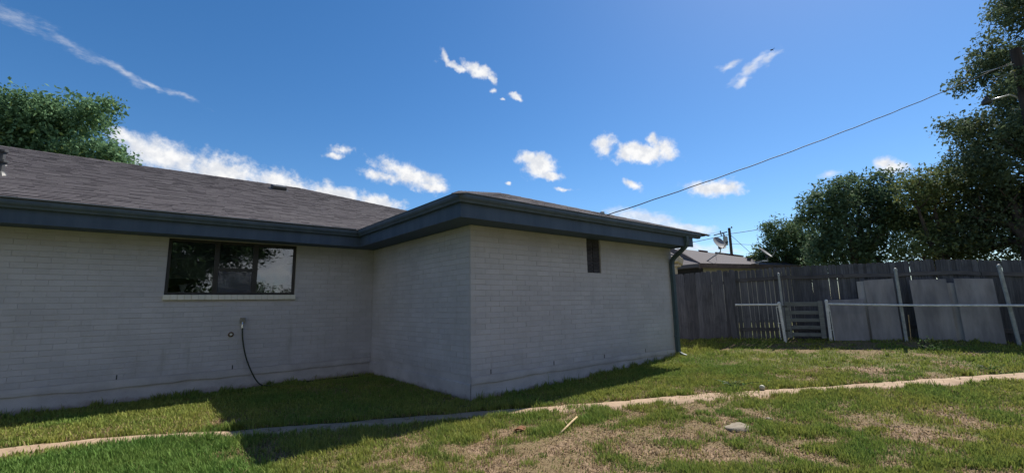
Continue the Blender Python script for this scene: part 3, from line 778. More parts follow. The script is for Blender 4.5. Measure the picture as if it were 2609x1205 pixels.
# shingles: overlapping tabs, each a wedge with a proud lower edge
EXPO = 0.143
ca, sa = 1/math.hypot(1, SL), SL/math.hypot(1, SL)
rs = random.Random(11)
tabs = []
def tab_verts(x0, x1, s0, hb, org, ux, us, un, xa=None, xb=None):
    """x along the eave, s up the slope; xa/xb = x limits at the upper edge"""
    xa = x0 if xa is None else xa; xb = x1 if xb is None else xb
    def P_(x, s, h): return tuple(Vector(org)+Vector(ux)*x+Vector(us)*s+Vector(un)*h)
    s1 = s0+EXPO+.03
    return [P_(x0, s0, 0), P_(x1, s0, 0), P_(xb, s1, 0), P_(xa, s1, 0), P_(x0, s0, hb), P_(x1, s0, hb), P_(xb, s1, .003), P_(xa, s1, .003)]
TF = [(4,5,6,7), (0,1,5,4), (1,2,6,5), (3,0,4,7)]
def lay_shingles(deck_, org, ux, us, un, run, lim, x_start, x_end):
    n = int(run/ca/EXPO)
    for k in range(n):
        s0 = k*EXPO - (0.02 if k == 0 else 0); r0 = k*EXPO*ca; r1 = (k*EXPO+EXPO+.03)*ca
        x = x_start - rs.uniform(0, .3)
        while x < x_end:
            w = rs.choice((.14, .18, .22, .28, .34)); x1 = x+w-.004
            for lo, hi, lo1, hi1 in lim(r0, r1):
                a_, b_ = max(x, lo), min(x1, hi)
                if b_-a_ > .03:
                    au, bu = max(a_, lo1), min(b_, hi1)
                    if bu > au: tabs.append((deck_, tab_verts(a_, b_, s0, rs.choice((.009, .010, .012, .015))*(.45 if deck_ is wing_roof else 1), org, ux, us, un, au, bu), (b_-a_)))
            x += w
def lim_main(r0, r1):
    # stop at the valley with the wing (below its ridge) and at the far hip
    if r0 < HW-.2: return [(-13, -OV+r0+.02, -13, -OV+r1+.02)]
    return [(-13, 7.7-r0, -13, 7.7-r1)]
lay_shingles(main_roof, (0, YE, ZE), (1, 0, 0), (0, ca, sa), (0, -sa, ca), RUN, lim_main, -10.2, 7.7)
lay_shingles(wing_roof, (0, -OV, ZE), (1, 0, 0), (0, ca, sa), (0, -sa, ca), HW, lambda r0, r1: [(-OV+r0, L+OV-r0, -OV+r1, L+OV-r1)], -.7, 6.6)
def tab_prom(tb):
    c_ = sum((Vector(v) for v in tb[1][4:8]), Vector())/4; d_ = c_-Vector(CAM_LOC)
    f_ = d_.dot(Vector(CAM_F))
    if f_ < 1 or abs(d_.dot(Vector(CAM_R))/f_) > 1.16 or tb[0] is wing_roof: return 0
    return tb[2]/d_.length**2
tabs.sort(key=tab_prom, reverse=True)
rest = {}
for i, tb in enumerate(tabs):
    if i < 300:
        me = bpy.data.meshes.new('shingle'); me.from_pydata(tb[1], [], TF); me.update(); me.materials.append(MAT['shingle'])
        link('shingle', me, tb[0])
    else: rest.setdefault(tb[0].name, (tb[0], MB()))[1].add(tb[1], TF)
for d_, mb in rest.values(): kind(mb.build('shingle', MAT['shingle'], d_, recalc=False), 'stuff')
# caps along ridges and hips
def caps(parent, p0, p1, na, nb):
    p0, p1 = Vector(p0), Vector(p1); n = int((p1-p0).length/.15); t_ = (p1-p0).normalized(); mb = MB()
    for k in range(n):
        q = p0+t_*(k*.15); q1 = q+t_*.19
        va, vb = Vector(na)*.14, Vector(nb)*.14
        h = Vector((0, 0, .016+.004*(k % 2))); l = Vector((0, 0, .006))
        mb.add([q+va+l, q+h, q+vb+l, q1+va+l*.5, q1+h*.6, q1+vb+l*.5, q+va, q+vb], [(0,1,4,3), (1,2,5,4), (0,6,7,2,1)])
    kind(mb.build('ridge_cap', MAT['shingle'], parent, recalc=False), 'stuff')
dS = Vector((0, -1, -SL)).normalized(); dN = Vector((0, 1, -SL)).normalized(); dE = Vector((1, 0, -SL)).normalized(); dW = Vector((-1, 0, -SL)).normalized()
caps(main_roof, (-12.6, YE+RUN, rz(RUN)), (0, YE+RUN, rz(RUN)), dS, dN)
caps(main_roof, (7.7, YE, ZE), (0, YE+RUN, rz(RUN)), dS, dE)
caps(wing_roof, (-OV, -OV, ZE), (xr, -OV+HW, rz(HW)), dW, dS)
caps(wing_roof, (L+OV, -OV, ZE), (xr, -OV+HW, rz(HW)), dS, dE)
caps(wing_roof, (xr, -OV+HW, rz(HW)), (xr, YE+HW, rz(HW)), dW, dE)

# roof vents
def on_roof(x, y): return Vector((x, y, ZE+SL*(y-YE)))
bv = MB()
m_ = Matrix.Translation(on_roof(-.96, 9.55)) @ Matrix.Rotation(math.atan(SL), 4, 'X')
bv.cbox((-.2, -.2, .01), (.2, .2, .13), .015, m_).box((-.26, -.26, .004), (.26, .26, .012), m_)
bv.build('roof_vent', MAT['dark_metal'], house)
for x, y, h, r in ((-6.40, 7.0, .26, .055), (-6.13, 5.60, .22, .06)):
    q = on_roof(x, y)
    vp = MB().tube([q-Vector((0, 0, .05)), q+Vector((0, 0, h))], r, 12).lathe([(.12, -.03), (.09, .03), (r+.004, .06)], q, 12).build('vent_pipe', MAT['dark_metal'], house)
    MB().lathe([(r+.012, h-.015), (r+.014, h), (r+.03, h+.01), (r+.03, h+.05), (.0, h+.06)], q, 12).build('pipe_cap', MAT['dark_metal'], vp)

# ---- window
x0, x1, z0, z1 = WIN
win = MB()
fy0, fy1 = D+.045, D+.10
win.box((x0+.001, fy0, z0+.001), (x0+.05, fy1, z1-.001)).box((x1-.05, fy0, z0+.001), (x1-.001, fy1, z1-.001)).box((x0+.051, fy0, z1-.045), (x1-.051, fy1, z1-.001)).box((x0+.051, fy0, z0+.001), (x1-.051, fy1, z0+.045))
window = win.build('window', MAT['bronze'], house)
MU = ((-3.03, -2.955), (-2.40, -2.315))
for a_, b_ in MU: MB().box((a_, fy0-.006, z0+.046), (b_, fy1-.004, z1-.046)).build('mullion', MAT['bronze'], window)
MB().box((MU[0][1]+.001, fy0-.004, 2.165), (MU[1][0]-.001, fy1-.008, 2.215)).build('meeting_rail', MAT['bronze'], window)
for (a_, b_, c_, e_) in ((x0+.05, MU[0][0], z0+.045, z1-.045), (MU[0][1], MU[1][0], 2.215, z1-.045), (MU[0][1], MU[1][0], z0+.045, 2.165), (MU[1][1], x1-.05, z0+.045, z1-.045)):
    MB().box((a_-.004, D+.070, c_-.004), (b_+.004, D+.075, e_+.004)).build('pane', MAT['glass'], window)
MB().box((MU[0][1]+.001, D+.055, z0+.0455), (MU[1][0]-.001, D+.058, 2.1645)).build('insect_screen', MAT['screen'], window)
sb = MB().box((x0-.015, D+.012, z0-.090), (x1+.012, D+.20, z0-.004)).build('window_sill', MAT['mortar'], window)
n = 21; wsb = (x1-x0+.025)/n
for k in range(n):
    a_ = x0-.015+wsb*k
    mt = Matrix.Translation((a_+wsb/2, D+.03, z0-.046)) @ Matrix.Rotation(rb.uniform(-.01, .01), 4, 'Y')
    MB().cbox((-wsb/2+.0015, -.075+rb.uniform(-.002, .002), -.043), (wsb/2-.0015, .03, .045), .003, mt).build('brick', MAT['sill'], sb)

# ---- downspout
sp = [(5.68, -.55, 2.94), (5.68, -.55, 2.83), (5.69, -.535, 2.76), (5.72, -.47, 2.69), (5.765, -.32, 2.60), (5.805, -.15, 2.50), (5.82, -.075, 2.43), (5.82, -.052, 2.33), (5.82, -.052, .36), (5.82, -.056, .29), (5.825, -.08, .245), (5.845, -.14, .205), (5.875, -.23, .175)]
sp = [Vector(q) for q in sp]
sides = []
for i, q in enumerate(sp):
    t_ = (sp[min(i+1, len(sp)-1)]-sp[max(i-1, 0)]).normalized()
    a_ = Vector((.95, .30, 0)) if i > 9 else Vector((1, 0, 0))
    a_ = (a_-t_*a_.dot(t_)).normalized(); sides.append((a_, t_.cross(a_)))
pr_ = [(-.052, -.036), (-.02, -.030), (.02, -.030), (.052, -.036), (.046, -.0), (.052, .036), (.02, .030), (-.02, .030), (-.052, .036), (-.046, 0)]
dsp = MB().sweep(sp, sides, pr_).build('downspout', MAT['spout'], house)
for z_ in (2.05, .62): MB().box((5.76, -.092, z_), (5.88, -.0125, z_+.03)).build('strap', MAT['gutter'], dsp)

# ---- wall fittings
bx = MB().cbox((-2.555, D-.045, 1.185), (-2.470, D+.02, 1.285), .006).build('faucet_box', MAT['tan_box'], house)
MB().tube([(-2.515, D-.03, 1.20), (-2.515, D-.05, 1.16), (-2.515, D-.055, 1.135)], [.016, .016, .013], 10).build('faucet', MAT['chrome'], bx)
stub = MB().tube([(-2.685, D+.02, .985), (-2.685, D-.03, .985)], .022, 14).build('pipe_stub', MAT['alu'], house)
MB().lathe([(.022, 0), (.045, .004), (.048, .012), (.03, .02)], (0, 0, 0), 14).build('flange', MAT['rust'], stub).matrix_basis = Matrix.Translation((-2.685, D-.002, .985)) @ Matrix.Rotation(math.pi/2, 4, 'X')

# ------------------------------------------------------------------ hose
hp = [(-2.515, D-.055, 1.14), (-2.513, D-.058, 1.06), (-2.50, D-.065, .90), (-2.465, D-.075, .70), (-2.41, D-.085, .50), (-2.33, D-.10, .30), (-2.25, D-.12, .14), (-2.17, D-.16, .035), (-2.05, D-.22, .015), (-1.9, D-.25, .012)]
hq = []
for i in range(len(hp)-1):
    for k in range(4): hq.append(Vector(hp[i]).lerp(Vector(hp[i+1]), k/4))
hq.append(Vector(hp[-1]))
for _ in range(3): hq = [hq[0]]+[(hq[i-1]+hq[i]*2+hq[i+1])/4 for i in range(1, len(hq)-1)]+[hq[-1]]
ho = thing('garden_hose', 'dark green garden hose hanging from the wall faucet to the ground', 'hose', (-2.515, D-.055, 0))
MB().tube(hq, .0125, 10).build('tube', MAT['hose'], ho, True)
MB().tube([(-2.515, D-.055, 1.145), (-2.514, D-.057, 1.095)], .019, 12).build('coupling', MAT['chrome'], ho)
# a second run of hose lying in the corner
h2 = [(-1.45+.12*k, D-.24-.05*math.sin(k*1.3)-.02*k % .1, .02) for k in range(10)]
tag(MB().tube(h2, .011, 8).build('hose_length', MAT['hose'], None, True), 'loose length of dark hose lying along the wall in the shaded corner', 'hose')

# ------------------------------------------------------------------ behind the window
def blind(xa, xb, zb, label):
    o = thing('window_blind', label, 'blind', (xa, D+.14, z1-.03), 'horizontal blinds in the window')
    MB().box((xa, D+.125, z1-.045), (xb, D+.165, z1-.012)).build('head_rail', MAT['blind'], o)
    mb = MB(); z_ = z1-.065
    while z_ > zb:
        mb.box((xa, -.0125, -.0006), (xb, .0125, .0006), Matrix.Translation((0, D+.145, z_)) @ Matrix.Rotation(.5, 4, 'X')); z_ -= .021
    kind(mb.build('slat', MAT['blind'], o), 'stuff')
    MB().box((xa, D+.135, zb-.012), (xb, D+.155, zb)).build('bottom_rail', MAT['blind'], o)
blind(x0+.06, -2.995, 2.02, 'half lowered blind behind the left window light')
blind(-2.985, -2.36, 2.13, 'half lowered blind behind the middle sliding window light')
blind(-2.35, x1-.06, 1.94, 'blind lowered furthest, behind the right window light')
MB().box((x0, D+.102, z0-.02), (x1, D+.30, z0+.040)).build('inner_sill', MAT['interior'], window)
ow = [(-3.46, 'urn', 'white urn with flared rim, leftmost on the window ledge'), (-3.22, 'star', 'white spiky ornament beside the first mullion on the window ledge'), (-2.20, 'urn', 'small white urn just right of the second mullion on the window ledge'), (-1.93, 'star', 'white spiky ornament at the right end of the window ledge')]
for x_, k_, lab in ow:
    y_, z_ = D+.175, z0+.041
    if k_ == 'urn':
        o = thing('urn', lab, 'ornament', (x_, y_, z_), 'white ornaments on the window ledge')
        MB().lathe([(.0, 0), (.045, 0), (.045, .012), (.022, .022), (.024, .04), (.045, .075), (.05, .115), (.058, .135), (.046, .138), (.04, .11)], (x_, y_, z_), 14).build('body', MAT['white'], o, True)
        MB().lathe([(.062, .128), (.066, .134), (.062, .14)], (x_, y_, z_), 14).build('rim', MAT['white'], o, True)
    else:
        o = thing('star_ornament', lab, 'ornament', (x_, y_, z_), 'white ornaments on the window ledge')
        mb = MB(); rr = random.Random(int(x_*100))
        for k in range(26):
            v = Vector((rr.uniform(-1, 1), rr.uniform(-1, 1), rr.uniform(-.4, 1))).normalized()
            c_ = Vector((x_, y_, z_+.065)); mb.tube([c_, c_+v*.04, c_+v*.078], [.012, .011, .002], 5)
        mb.build('spikes', MAT['white'], o)
        MB().lathe([(0, 0), (.03, 0), (.028, .012), (.012, .02), (.012, .05)], (x_, y_, z_), 12).build('foot', MAT['white'], o, True)

# ------------------------------------------------------------------ wooden fences
FD = Vector((.313, -.95, 0)).normalized(); FN = Vector((-.95, -.313, 0)).normalized()      # along the fence, and towards the yard
FP = Vector((8.55, 0, 0))
def fpt(t_, off=0.0, z=0.0):
    q = FP+FD*t_+FN*off; return Vector((q.x, q.y, gz(q.x, q.y)+z))
def fmat(t_, off=0.0, z=0.0, lean=0.0, roll=0.0):
    q = fpt(t_, off, z)
    m_ = Matrix.Identity(4)
    for i in range(3): m_[i][0] = FD[i]; m_[i][1] = -FN[i]; m_[i][2] = (0, 0, 1)[i]
    return Matrix.Translation(q) @ m_ @ Matrix.Rotation(lean, 4, 'X') @ Matrix.Rotation(roll, 4, 'Y')
def picket_mesh(w, h, th=.016, ear=.03):
    hw_ = w/2
    prof = [(-hw_, -.05), (hw_, -.05), (hw_, h-ear), (hw_-ear*.45, h-ear*.35), (hw_-ear, h), (-hw_+ear, h), (-hw_+ear*.45, h-ear*.35), (-hw_, h-ear)]
    vs = [(a_, 0, b_) for a_, b_ in prof]+[(a_, th, b_) for a_, b_ in prof]
    fs_ = [tuple(range(8)), tuple(range(15, 7, -1))]+[(i, 8+i, 8+(i+1) % 8, (i+1) % 8) for i in range(8)]
    me = bpy.data.meshes.new('picket'); me.from_pydata(vs, [], fs_); me.update(); me.materials.append(MAT['fence']); return me
rf = random.Random(21)
PK = [picket_mesh(w, 1.0) for w in (.142, .146, .149, .151)]
PN = [picket_mesh(w, 1.0, ear=.022) for w in (.090, .094, .098)]
fl = thing('picket_fence', 'grey weathered dog-eared picket fence beside the downspout, boards on the near side', 'fence', fpt(-.6))
t_ = -3.4
while t_ < .20:
    o = link('picket', rf.choice(PK), fl); h = 1.885+rf.uniform(-.02, .02)
    o.matrix_basis = fmat(t_+.07, .085+rf.uniform(-.006, .006), 0, rf.uniform(-.008, .008), rf.uniform(-.009, .009)) @ Matrix.Diagonal((1, 1, h, 1))
    t_ += .147
o = link('picket', PK[1], fl); o.matrix_basis = fmat(.16, .125, 0, -.02, -.05) @ Matrix.Diagonal((1, 1, 1.78, 1))
for z_ in (.35, 1.5): MB().box((-3.4, .0, z_), (.2, .038, z_+.085), fmat(0, .065, 0) ).build('rail', MAT['rail'], fl)
fr = thing('picket_fence', 'long weathered picket fence with its rails facing the yard and gaps between boards', 'fence', fpt(3.2))
t_ = .27; k = 0
while t_ < 9.0:
    gap = (.1025 if t_ < 1.5 else .088)+rf.uniform(-.003, .003)
    o = link('picket', rf.choice(PN), fr); h = 1.845-.085*min(1, max(0, (t_-1.5)/2.3))+rf.uniform(-.012, .012)
    o.matrix_basis = fmat(t_+.05, -.03+rf.uniform(-.008, .008), 0, rf.uniform(-.01, .01), rf.uniform(-.008, .008)) @ Matrix.Diagonal((1, 1, h, 1))
    t_ += gap; k += 1
for z_ in (.25, 1.575):
    for a_, b_ in ((.27, 2.68), (2.69, 5.12), (5.13, 9.0)):
        n_ = 12; mb = MB(); pts_ = [fpt(a_+(b_-a_)*i/n_, -.012, z_+.006*math.sin(i*1.3)-(.12 if z_ > 1 else 0)*min(1, max(0, (a_+(b_-a_)*i/n_-1.4)/2.4))) for i in range(n_+1)]
        mb.sweep(pts_, [(FN, (0, 0, 1))]*len(pts_), [(-.018, -.045), (.020, -.045), (.020, .045), (-.018, .045)]).build('rail', MAT['rail'], fr)
for t_ in (2.69, 5.12, 7.6): MB().box((-.045, .0, -.1), (.045, .09, 1.66), fmat(t_, -.055)).build('post', MAT['rail'], fr)

# ------------------------------------------------------------------ old pipe fence frames in front of the pickets
def pipe(name, p0, p1, r, parent, mat='galv', cap=True):
    p0, p1 = Vector(p0), Vector(p1); mb = MB(); n_ = 6
    mb.tube([p0.lerp(p1, i/n_) for i in range(n_+1)], r, 10)
    if cap: mb.lathe([(r*1.15, -.03), (r*1.18, 0), (r*.8, .03), (0, .042)], p1, 10)
    return mb.build(name, MAT[mat], parent)
pfl = thing('pipe_fence', 'short peeling white pipe fence frame at the left of the gate', 'fence', fpt(.8, .5))
pipe('post', (8.492, -1.42, .30), (8.475, -1.365, 1.35), .034, pfl)
pipe('post', (8.690, -1.375, .30), (8.682, -1.355, 2.09), .028, pfl, 'pipe_grey')
pipe('top_rail', (8.15, -.42, 1.325), (8.478, -1.39, 1.315), .026, pfl, cap=False)
pipe('strut', (8.462, -1.33, .45), (8.447, -1.30, 1.25), .008, pfl, cap=False)
for i, z_ in enumerate((1.25, .85)): MB().tube([(8.447, -1.30, z_), (8.48, -1.38, z_)], .010, 6).build('bracket', MAT['galv'], pfl)
pfr = thing('pipe_fence', 'long white pipe fence frame in front of the grey sheets', 'fence', fpt(4, .45))
pipe('post', (8.782, -2.302, .30), (8.783, -2.304, 1.385), .034, pfr)
pipe('post', (9.312, -3.592, .30), (9.309, -3.581, 2.07), .032, pfr, 'pipe_grey')
pipe('post', (9.862, -5.26, .15), (9.83, -5.164, 2.05), .034, pfr, 'pipe_grey')
n_ = 16; rp = [Vector((8.79, -2.32, 1.315)).lerp(Vector((10.35, -7.0, 1.17)), i/n_)+Vector((0, 0, -.012*math.sin(i/n_*math.pi*2))) for i in range(n_+1)]
MB().tube(rp, .025, 10).build('top_rail', MAT['galv'], pfr)
pipe('strut', (8.81, -2.37, .45), (8.80, -2.345, 1.28), .008, pfr, cap=False)
for z_ in (1.15, .7): MB().tube([(8.79, -2.31, z_), (8.806, -2.36, z_)], .012, 6).build('bracket', MAT['galv'], pfr)

# ------------------------------------------------------------------ the gate
gt = thing('wooden_gate', 'low grey wooden gate of five horizontal boards between white posts', 'gate', (8.68, -1.83, gz(8.68, -1.83)))
gm_ = fmat(1.385, .45)
GWd = .80
for xa in (.0, GWd-.10): MB().cbox((xa, -.012, .10), (xa+.10, .020, .99), .004, gm_).build('stile', MAT['gate'], gt)
for z_ in (.14, .315, .49, .675, .875): MB().cbox((.085, .0215, z_), (GWd-.085, .044, z_+(.10 if z_ > .8 else .085)), .004, gm_).build('board', MAT['gate'], gt)
for z_ in (.25, .85): MB().box((-.05, -.018, z_), (.06, -.0125, z_+.04), gm_).build('hinge', MAT['dark_metal'], gt)

# ------------------------------------------------------------------ sheets leaning on the fence
def sheet(t0, t1, h, off_b, off_t, label, mat, th=.012, skew=.0):
    mb = MB(); N, Mz = 10, 8; o = 0
    for side_ in (0, 1):
        for j in range(Mz+1):
            for i in range(N+1):
                t_ = t0+(t1-t0)*i/N+skew*j/Mz; f_ = j/Mz
                bow = .015*math.sin(f_*math.pi)+.006*math.sin(i*1.1+t0*7)
                q = fpt(t_, off_b+(off_t-off_b)*f_+bow-side_*th, -.05+(h+.05)*f_); mb.v.append(tuple(q))
    K = (N+1)*(Mz+1)
    for j in range(Mz):
        for i in range(N):
            a_ = j*(N+1)+i; mb.f.append((a_, a_+1, a_+N+2, a_+N+1)); mb.f.append((K+a_, K+a_+N+1, K+a_+N+2, K+a_+1))
    for i in range(N): mb.f.append((i, K+i, K+i+1, i+1)); a_ = Mz*(N+1)+i; mb.f.append((a_, a_+1, K+a_+1, K+a_))
    for j in range(Mz): a_ = j*(N+1); mb.f.append((a_, a_+N+1, K+a_+N+1, K+a_)); a_ += N; mb.f.append((a_, K+a_, K+a_+N+1, a_+N+1))
    tag(mb.build('sheet', MAT[mat], None), label, 'sheet', 'grey sheets leaning on the fence')
sheet(2.33, 3.01, .955, .34, .20, 'low grey sheet right beside the gate post, topped by the white rail', 'sheet_a')
sheet(2.915, 3.14, 1.365, .20, .12, 'narrow pale strip of sheet between the low sheet and its tall neighbour', 'sheet_b', skew=.01)
sheet(3.065, 3.605, 1.385, .28, .16, 'tall grey sheet just left of the middle leaning pipe post', 'sheet_a')
sheet(3.885, 4.505, 1.33, .30, .18, 'tall grey sheet just right of the middle leaning pipe post', 'sheet_a')
sheet(4.49, 4.70, 1.24, .22, .14, 'narrow pale strip of sheet between the two widest right sheets', 'sheet_b')
sheet(4.625, 5.235, 1.345, .32, .20, 'tallest grey sheet, beside the right leaning pipe post', 'sheet_a')
MB().box((-.008, -.008, 0), (.008, .008, .55), fmat(3.76, .2, 0, 0, .03)).build('thin_stake', MAT['stick']).__setitem__('label', 'thin pale stake standing between the leaning sheets')
bpy.data.objects['thin_stake']['category'] = 'stake'

# ------------------------------------------------------------------ neighbour's house
nb = thing('neighbour_house', 'low pale house with faded shingle roof behind the picket fence', 'house', (15.5, 3.6, .4))
E0, E1, K0 = Vector((14.335, 3.685, 3.041)), Vector((20.486, 1.254, 3.0)), Vector((17.71, 6.567, 4.226))
G0 = Vector((14.9, 9.5, 3.05)); E2 = Vector((23.5, 8.9, 3.0))
R0 = MB(); th = Vector((0, 0, -.16))
vs = [E0, E1, K0, G0, E2]
R0.add(vs+[v+th for v in vs], [(0,1,2), (0,2,3), (1,4,2), (2,4,3), (0,5,6,1), (1,6,9,4), (3,8,5,0), (4,9,8,3), (5,8,9,6)])
nroof = R0.build('roof', MAT['nb_roof'], nb)
fe = (E1-E0).normalized(); fb = Vector((-fe.y, fe.x, 0))
fm = MB()
fm.sweep([E0-fe*.05+Vector((0, 0, -.02)), E1+Vector((0, 0, -.02))], [(fb, (0, 0, 1))]*2, [(-.03, -.17), (.02, -.17), (.02, .03), (-.03, .03)])
fm.build('fascia', MAT['nb_fascia'], nb)
fm = MB(); re_ = (G0-E0).normalized(); 
fm.sweep([E0+Vector((0, 0, -.02)), K0+Vector((-.8, 0, -.0))], [(fb*-1, (0, 0, 1))]*2, [(-.02, -.22), (.03, -.22), (.03, .05), (-.02, .05)])
fm.build('rake_board', MAT['nb_fascia'], nb)
wv = [E0+fe*.45+fb*.35, E1-fe*.3+fb*.35]
wm = MB()
wm.sweep([Vector((wv[0].x, wv[0].y, 0)), Vector((wv[1].x, wv[1].y, 0))], [(fb, (0, 0, 1))]*2, [(0, .2), (.2, .2), (.2, 3.0), (0, 2.95)])
wm.build('wall', MAT['nb_wall'], nb)
dw = MB(); g0 = wv[0]
q2 = K0+Vector((-.6, 0, -.25))
dv = [Vector((g0.x, g0.y, .2)), Vector((G0.x+.6, G0.y-.4, .2)), Vector((G0.x+.6, G0.y-.4, 2.95)), Vector((15.3, 6.9, 3.2)), Vector((g0.x, g0.y, 2.93))]
dw.add(dv+[v+Vector((.2, .05, 0)) for v in dv], [(0,1,2,3,4), (9,8,7,6,5)]+[(i, 5+i, 5+(i+1) % 5, (i+1) % 5) for i in range(5)])
dw.build('gable_wall', MAT['nb_shade'], nb)  # gable lies in shade; that darkness is put into its colour
for f_, s_ in ((.20, 0), (.33, 1), (.40, 0), (.47, 1), (.56, 0), (.63, 0), (.72, 1)):
    q = K0.lerp(E1, f_)
    dirr = (E1-K0).normalized(); m_ = Matrix.Translation(q+Vector((0, 0, .01))) @ dirr.to_track_quat('X', 'Z').to_matrix().to_4x4() @ Matrix.Rotation(.25*(s_-.5), 4, 'Z')
    MB().box((-.22, -.13, 0), (.22, .13, .045), m_).build('ridge_cap', MAT['cream' if s_ else 'nb_cap'], nb)
for f_, h, r in ((.80, .26, .05), (.55, .14, .09)):
    q = E0.lerp(E1, f_)+fb*.9+Vector((0, 0, .27))
    vp = MB().tube([q-Vector((0, 0, .1)), q+Vector((0, 0, h))], r, 8).build('vent_pipe', MAT['dark_metal'], nb)
    if r > .06: MB().lathe([(r+.05, h-.02), (r+.05, h+.04), (0, h+.06)], q, 10).build('cap', MAT['dark_metal'], vp)
# cream porch end just visible past the downspout
pe = Vector((12.10, 3.53, 3.06))
tag(MB().cbox((-.20, -.25, -.16), (.22, .25, .12), .03, Matrix.Translation(pe) @ Matrix.Rotation(.35, 4, 'Y')).cbox((-.12, -.2, -.28), (.10, .2, -.165), .02, Matrix.Translation(pe)).box((-.05, -.05, -2.8), (.05, .05, -.28), Matrix.Translation(pe)).build('porch_beam', MAT['cream']), 'cream coloured beam end on a post, peeping out behind the downspout', 'beam')

# satellite dishes on the neighbour's roof
def sat_dish(base, centre, face, size, label, name='satellite_dish'):
    o = thing(name, label, 'satellite dish', base, 'satellite dishes on the neighbour roof')
    face = Vector(face).normalized(); q = face.to_track_quat('Z', 'Y').to_matrix().to_4x4(); m_ = Matrix.Translation(centre) @ q
    prof = [(size*k/6, .16*size*(k/6)**2) for k in range(7)]
    mb = MB().lathe([(1e-4, 0)]+prof[1:]+[(size*1.02, .16*size), (size*1.01, .14*size)]+[(r_, z_-.015) for r_, z_ in prof[::-1]], (0, 0, 0), 24)
    mb.v = [tuple(m_ @ Vector((x_*.86, y_, z_))) for x_, y_, z_ in mb.v]
    mb.build('dish', MAT['dish'], o, True)
    c_ = Vector(centre)
    low = m_ @ Vector((0, -size*.95, .1*size)); lnb = m_ @ Vector((0, -size*.75, size*1.25))
    back = m_ @ Vector((0, -.55*size, -.07))
    mast = MB().tube([Vector(base), Vector(base).lerp(back, .4)+Vector((.10, -.06, .0)), back-Vector((0, 0, .18)), back], .025, 8).build('mast', MAT['pipe_grey'], o)
    MB().tube([back, low, low.lerp(lnb, .9)], .018, 6).build('feed_arm', MAT['pipe_grey'], o)
    MB().tube([low.lerp(lnb, .85), lnb+face*-.02, lnb+face*-.12], [.03, .04, .045], 8).build('receiver', MAT['dark_metal'], o)
    MB().cbox((-.06, -.06, -.06), (.06, .06, .06), .01, Matrix.Translation(back)).build('bracket', MAT['dark_metal'], o)
    fb_ = MB().box((-.12, -.12, -.01), (.12, .12, .01), Matrix.Translation(base)).build('foot_plate', MAT['dark_metal'], o)
    MB().tube([Vector(base)+Vector((.25, -.35, .03)), Vector(base).lerp(back, .55)+Vector((.05, -.05, 0))], .008, 6).build('brace', MAT['pipe_grey'], o)
    return o
rv, uv, fv = Vector(CAM_R), Vector(CAM_U), Vector(CAM_F)
sat_dish((15.45, 3.95, 3.20), (14.92, 3.06, 3.88), (-.27, -.78, .55), .33, 'grey satellite dish on a bent mast over the neighbour eave')
sat_dish((17.1, 2.55, 3.05), (16.68, 1.93, 3.45), (.06, -.69, .70), .32, 'satellite dish seen almost edge-on against the small tree', 'satellite_dish')

# ------------------------------------------------------------------ utility poles, street light and cables
up = thing('utility_pole', 'distant wooden utility pole with a transformer above the neighbour roof', 'utility pole', (41.9, 14.57, 0), 'wooden utility poles')
MB().tube([(41.9, 14.57, -.2), (41.6, 14.47, 4.5), (41.38, 14.38, 8.75)], [.17, .15, .13], 10).build('pole', MAT['pole'], up)
tr_ = Vector((41.15, 14.75, 7.45))
MB().lathe([(0, -.45), (.2, -.45), (.22, -.42), (.22, .38), (.18, .46), (0, .47)], tr_, 14).build('transformer', MAT['pipe_grey'], up)
for dx in (-.1, .12): MB().tube([tr_+Vector((dx, .1, .45)), tr_+Vector((dx-.05, .15, .9))], .04, 6).build('bushing', MAT['dark_metal'], up)
MB().tube([tr_+Vector((-.25, .25, .5)), tr_+Vector((-.32, .3, 1.05))], .06, 6).build('fuse_holder', MAT['dark_metal'], up)
MB().tube([(41.2, 14.55, 8.35), (40.3, 15.5, 8.05)], .055, 6).build('cross_arm', MAT['dark_metal'], up)
MB().lathe([(.05, 0), (.09, .04), (.05, .08), (.09, .12), (.03, .18)], (41.55, 14.2, 8.72), 8).build('insulator', MAT['dark_metal'], up)
up2 = thing('utility_pole', 'tall wooden utility pole half hidden in the tall tree at right', 'utility pole', (15.75, -5.95, gz(10, -5.9)), 'wooden utility poles')
MB().tube([(15.62, -5.98, 0), (15.45, -6.0, 4.5), (15.25, -6.02, 8.6)], [.16, .14, .12], 12).build('pole', MAT['pole'], up2)
MB().tube([(15.2, -5.95, 7.9), (14.75, -5.45, 7.72)], .014, 6).build('bracket_rod', MAT['alu'], up2)
MB().tube([(15.2, -5.95, 8.15), (14.6, -5.3, 7.95)], .012, 6).build('bracket_rod', MAT['alu'], up2)
sl = thing('street_lamp', 'street lamp on a curved aluminium arm reaching out of the tall tree', 'street lamp', (15.36, -6.0, 7.0))
lp = Vector((14.98, -5.274, 7.184))
am = [(15.40, -5.93, 7.02), (15.34, -5.86, 7.2), (15.25, -5.74, 7.27), (15.14, -5.55, 7.235), (15.02, -5.36, 7.19)]
MB().tube(am, .026, 10).build('arm', MAT['alu'], sl, True)
MB().lathe([(0, .10), (.06, .10), (.075, .05), (.11, .01), (.12, -.06), (.10, -.10), (0, -.12)], lp, 16).build('lamp_head', MAT['dark_metal'], sl, True)
MB().lathe([(.03, .10), (.035, .16), (0, .17)], lp, 10).build('photocell', MAT['dark_metal'], sl, True)
def cable(p0, p1, sag, r, label, name='overhead_cable', n_=40, group='overhead cables', wob=0.0):
    p0, p1 = Vector(p0), Vector(p1)
    ps = [p0.lerp(p1, i/n_)+Vector((0, 0, -4*sag*(i/n_)*(1-i/n_)+wob*math.sin(i*1.9))) for i in range(n_+1)]
    return tag(MB().tube(ps, r, 6).build(name, MAT['cable'], None, True), label, 'cable', group)
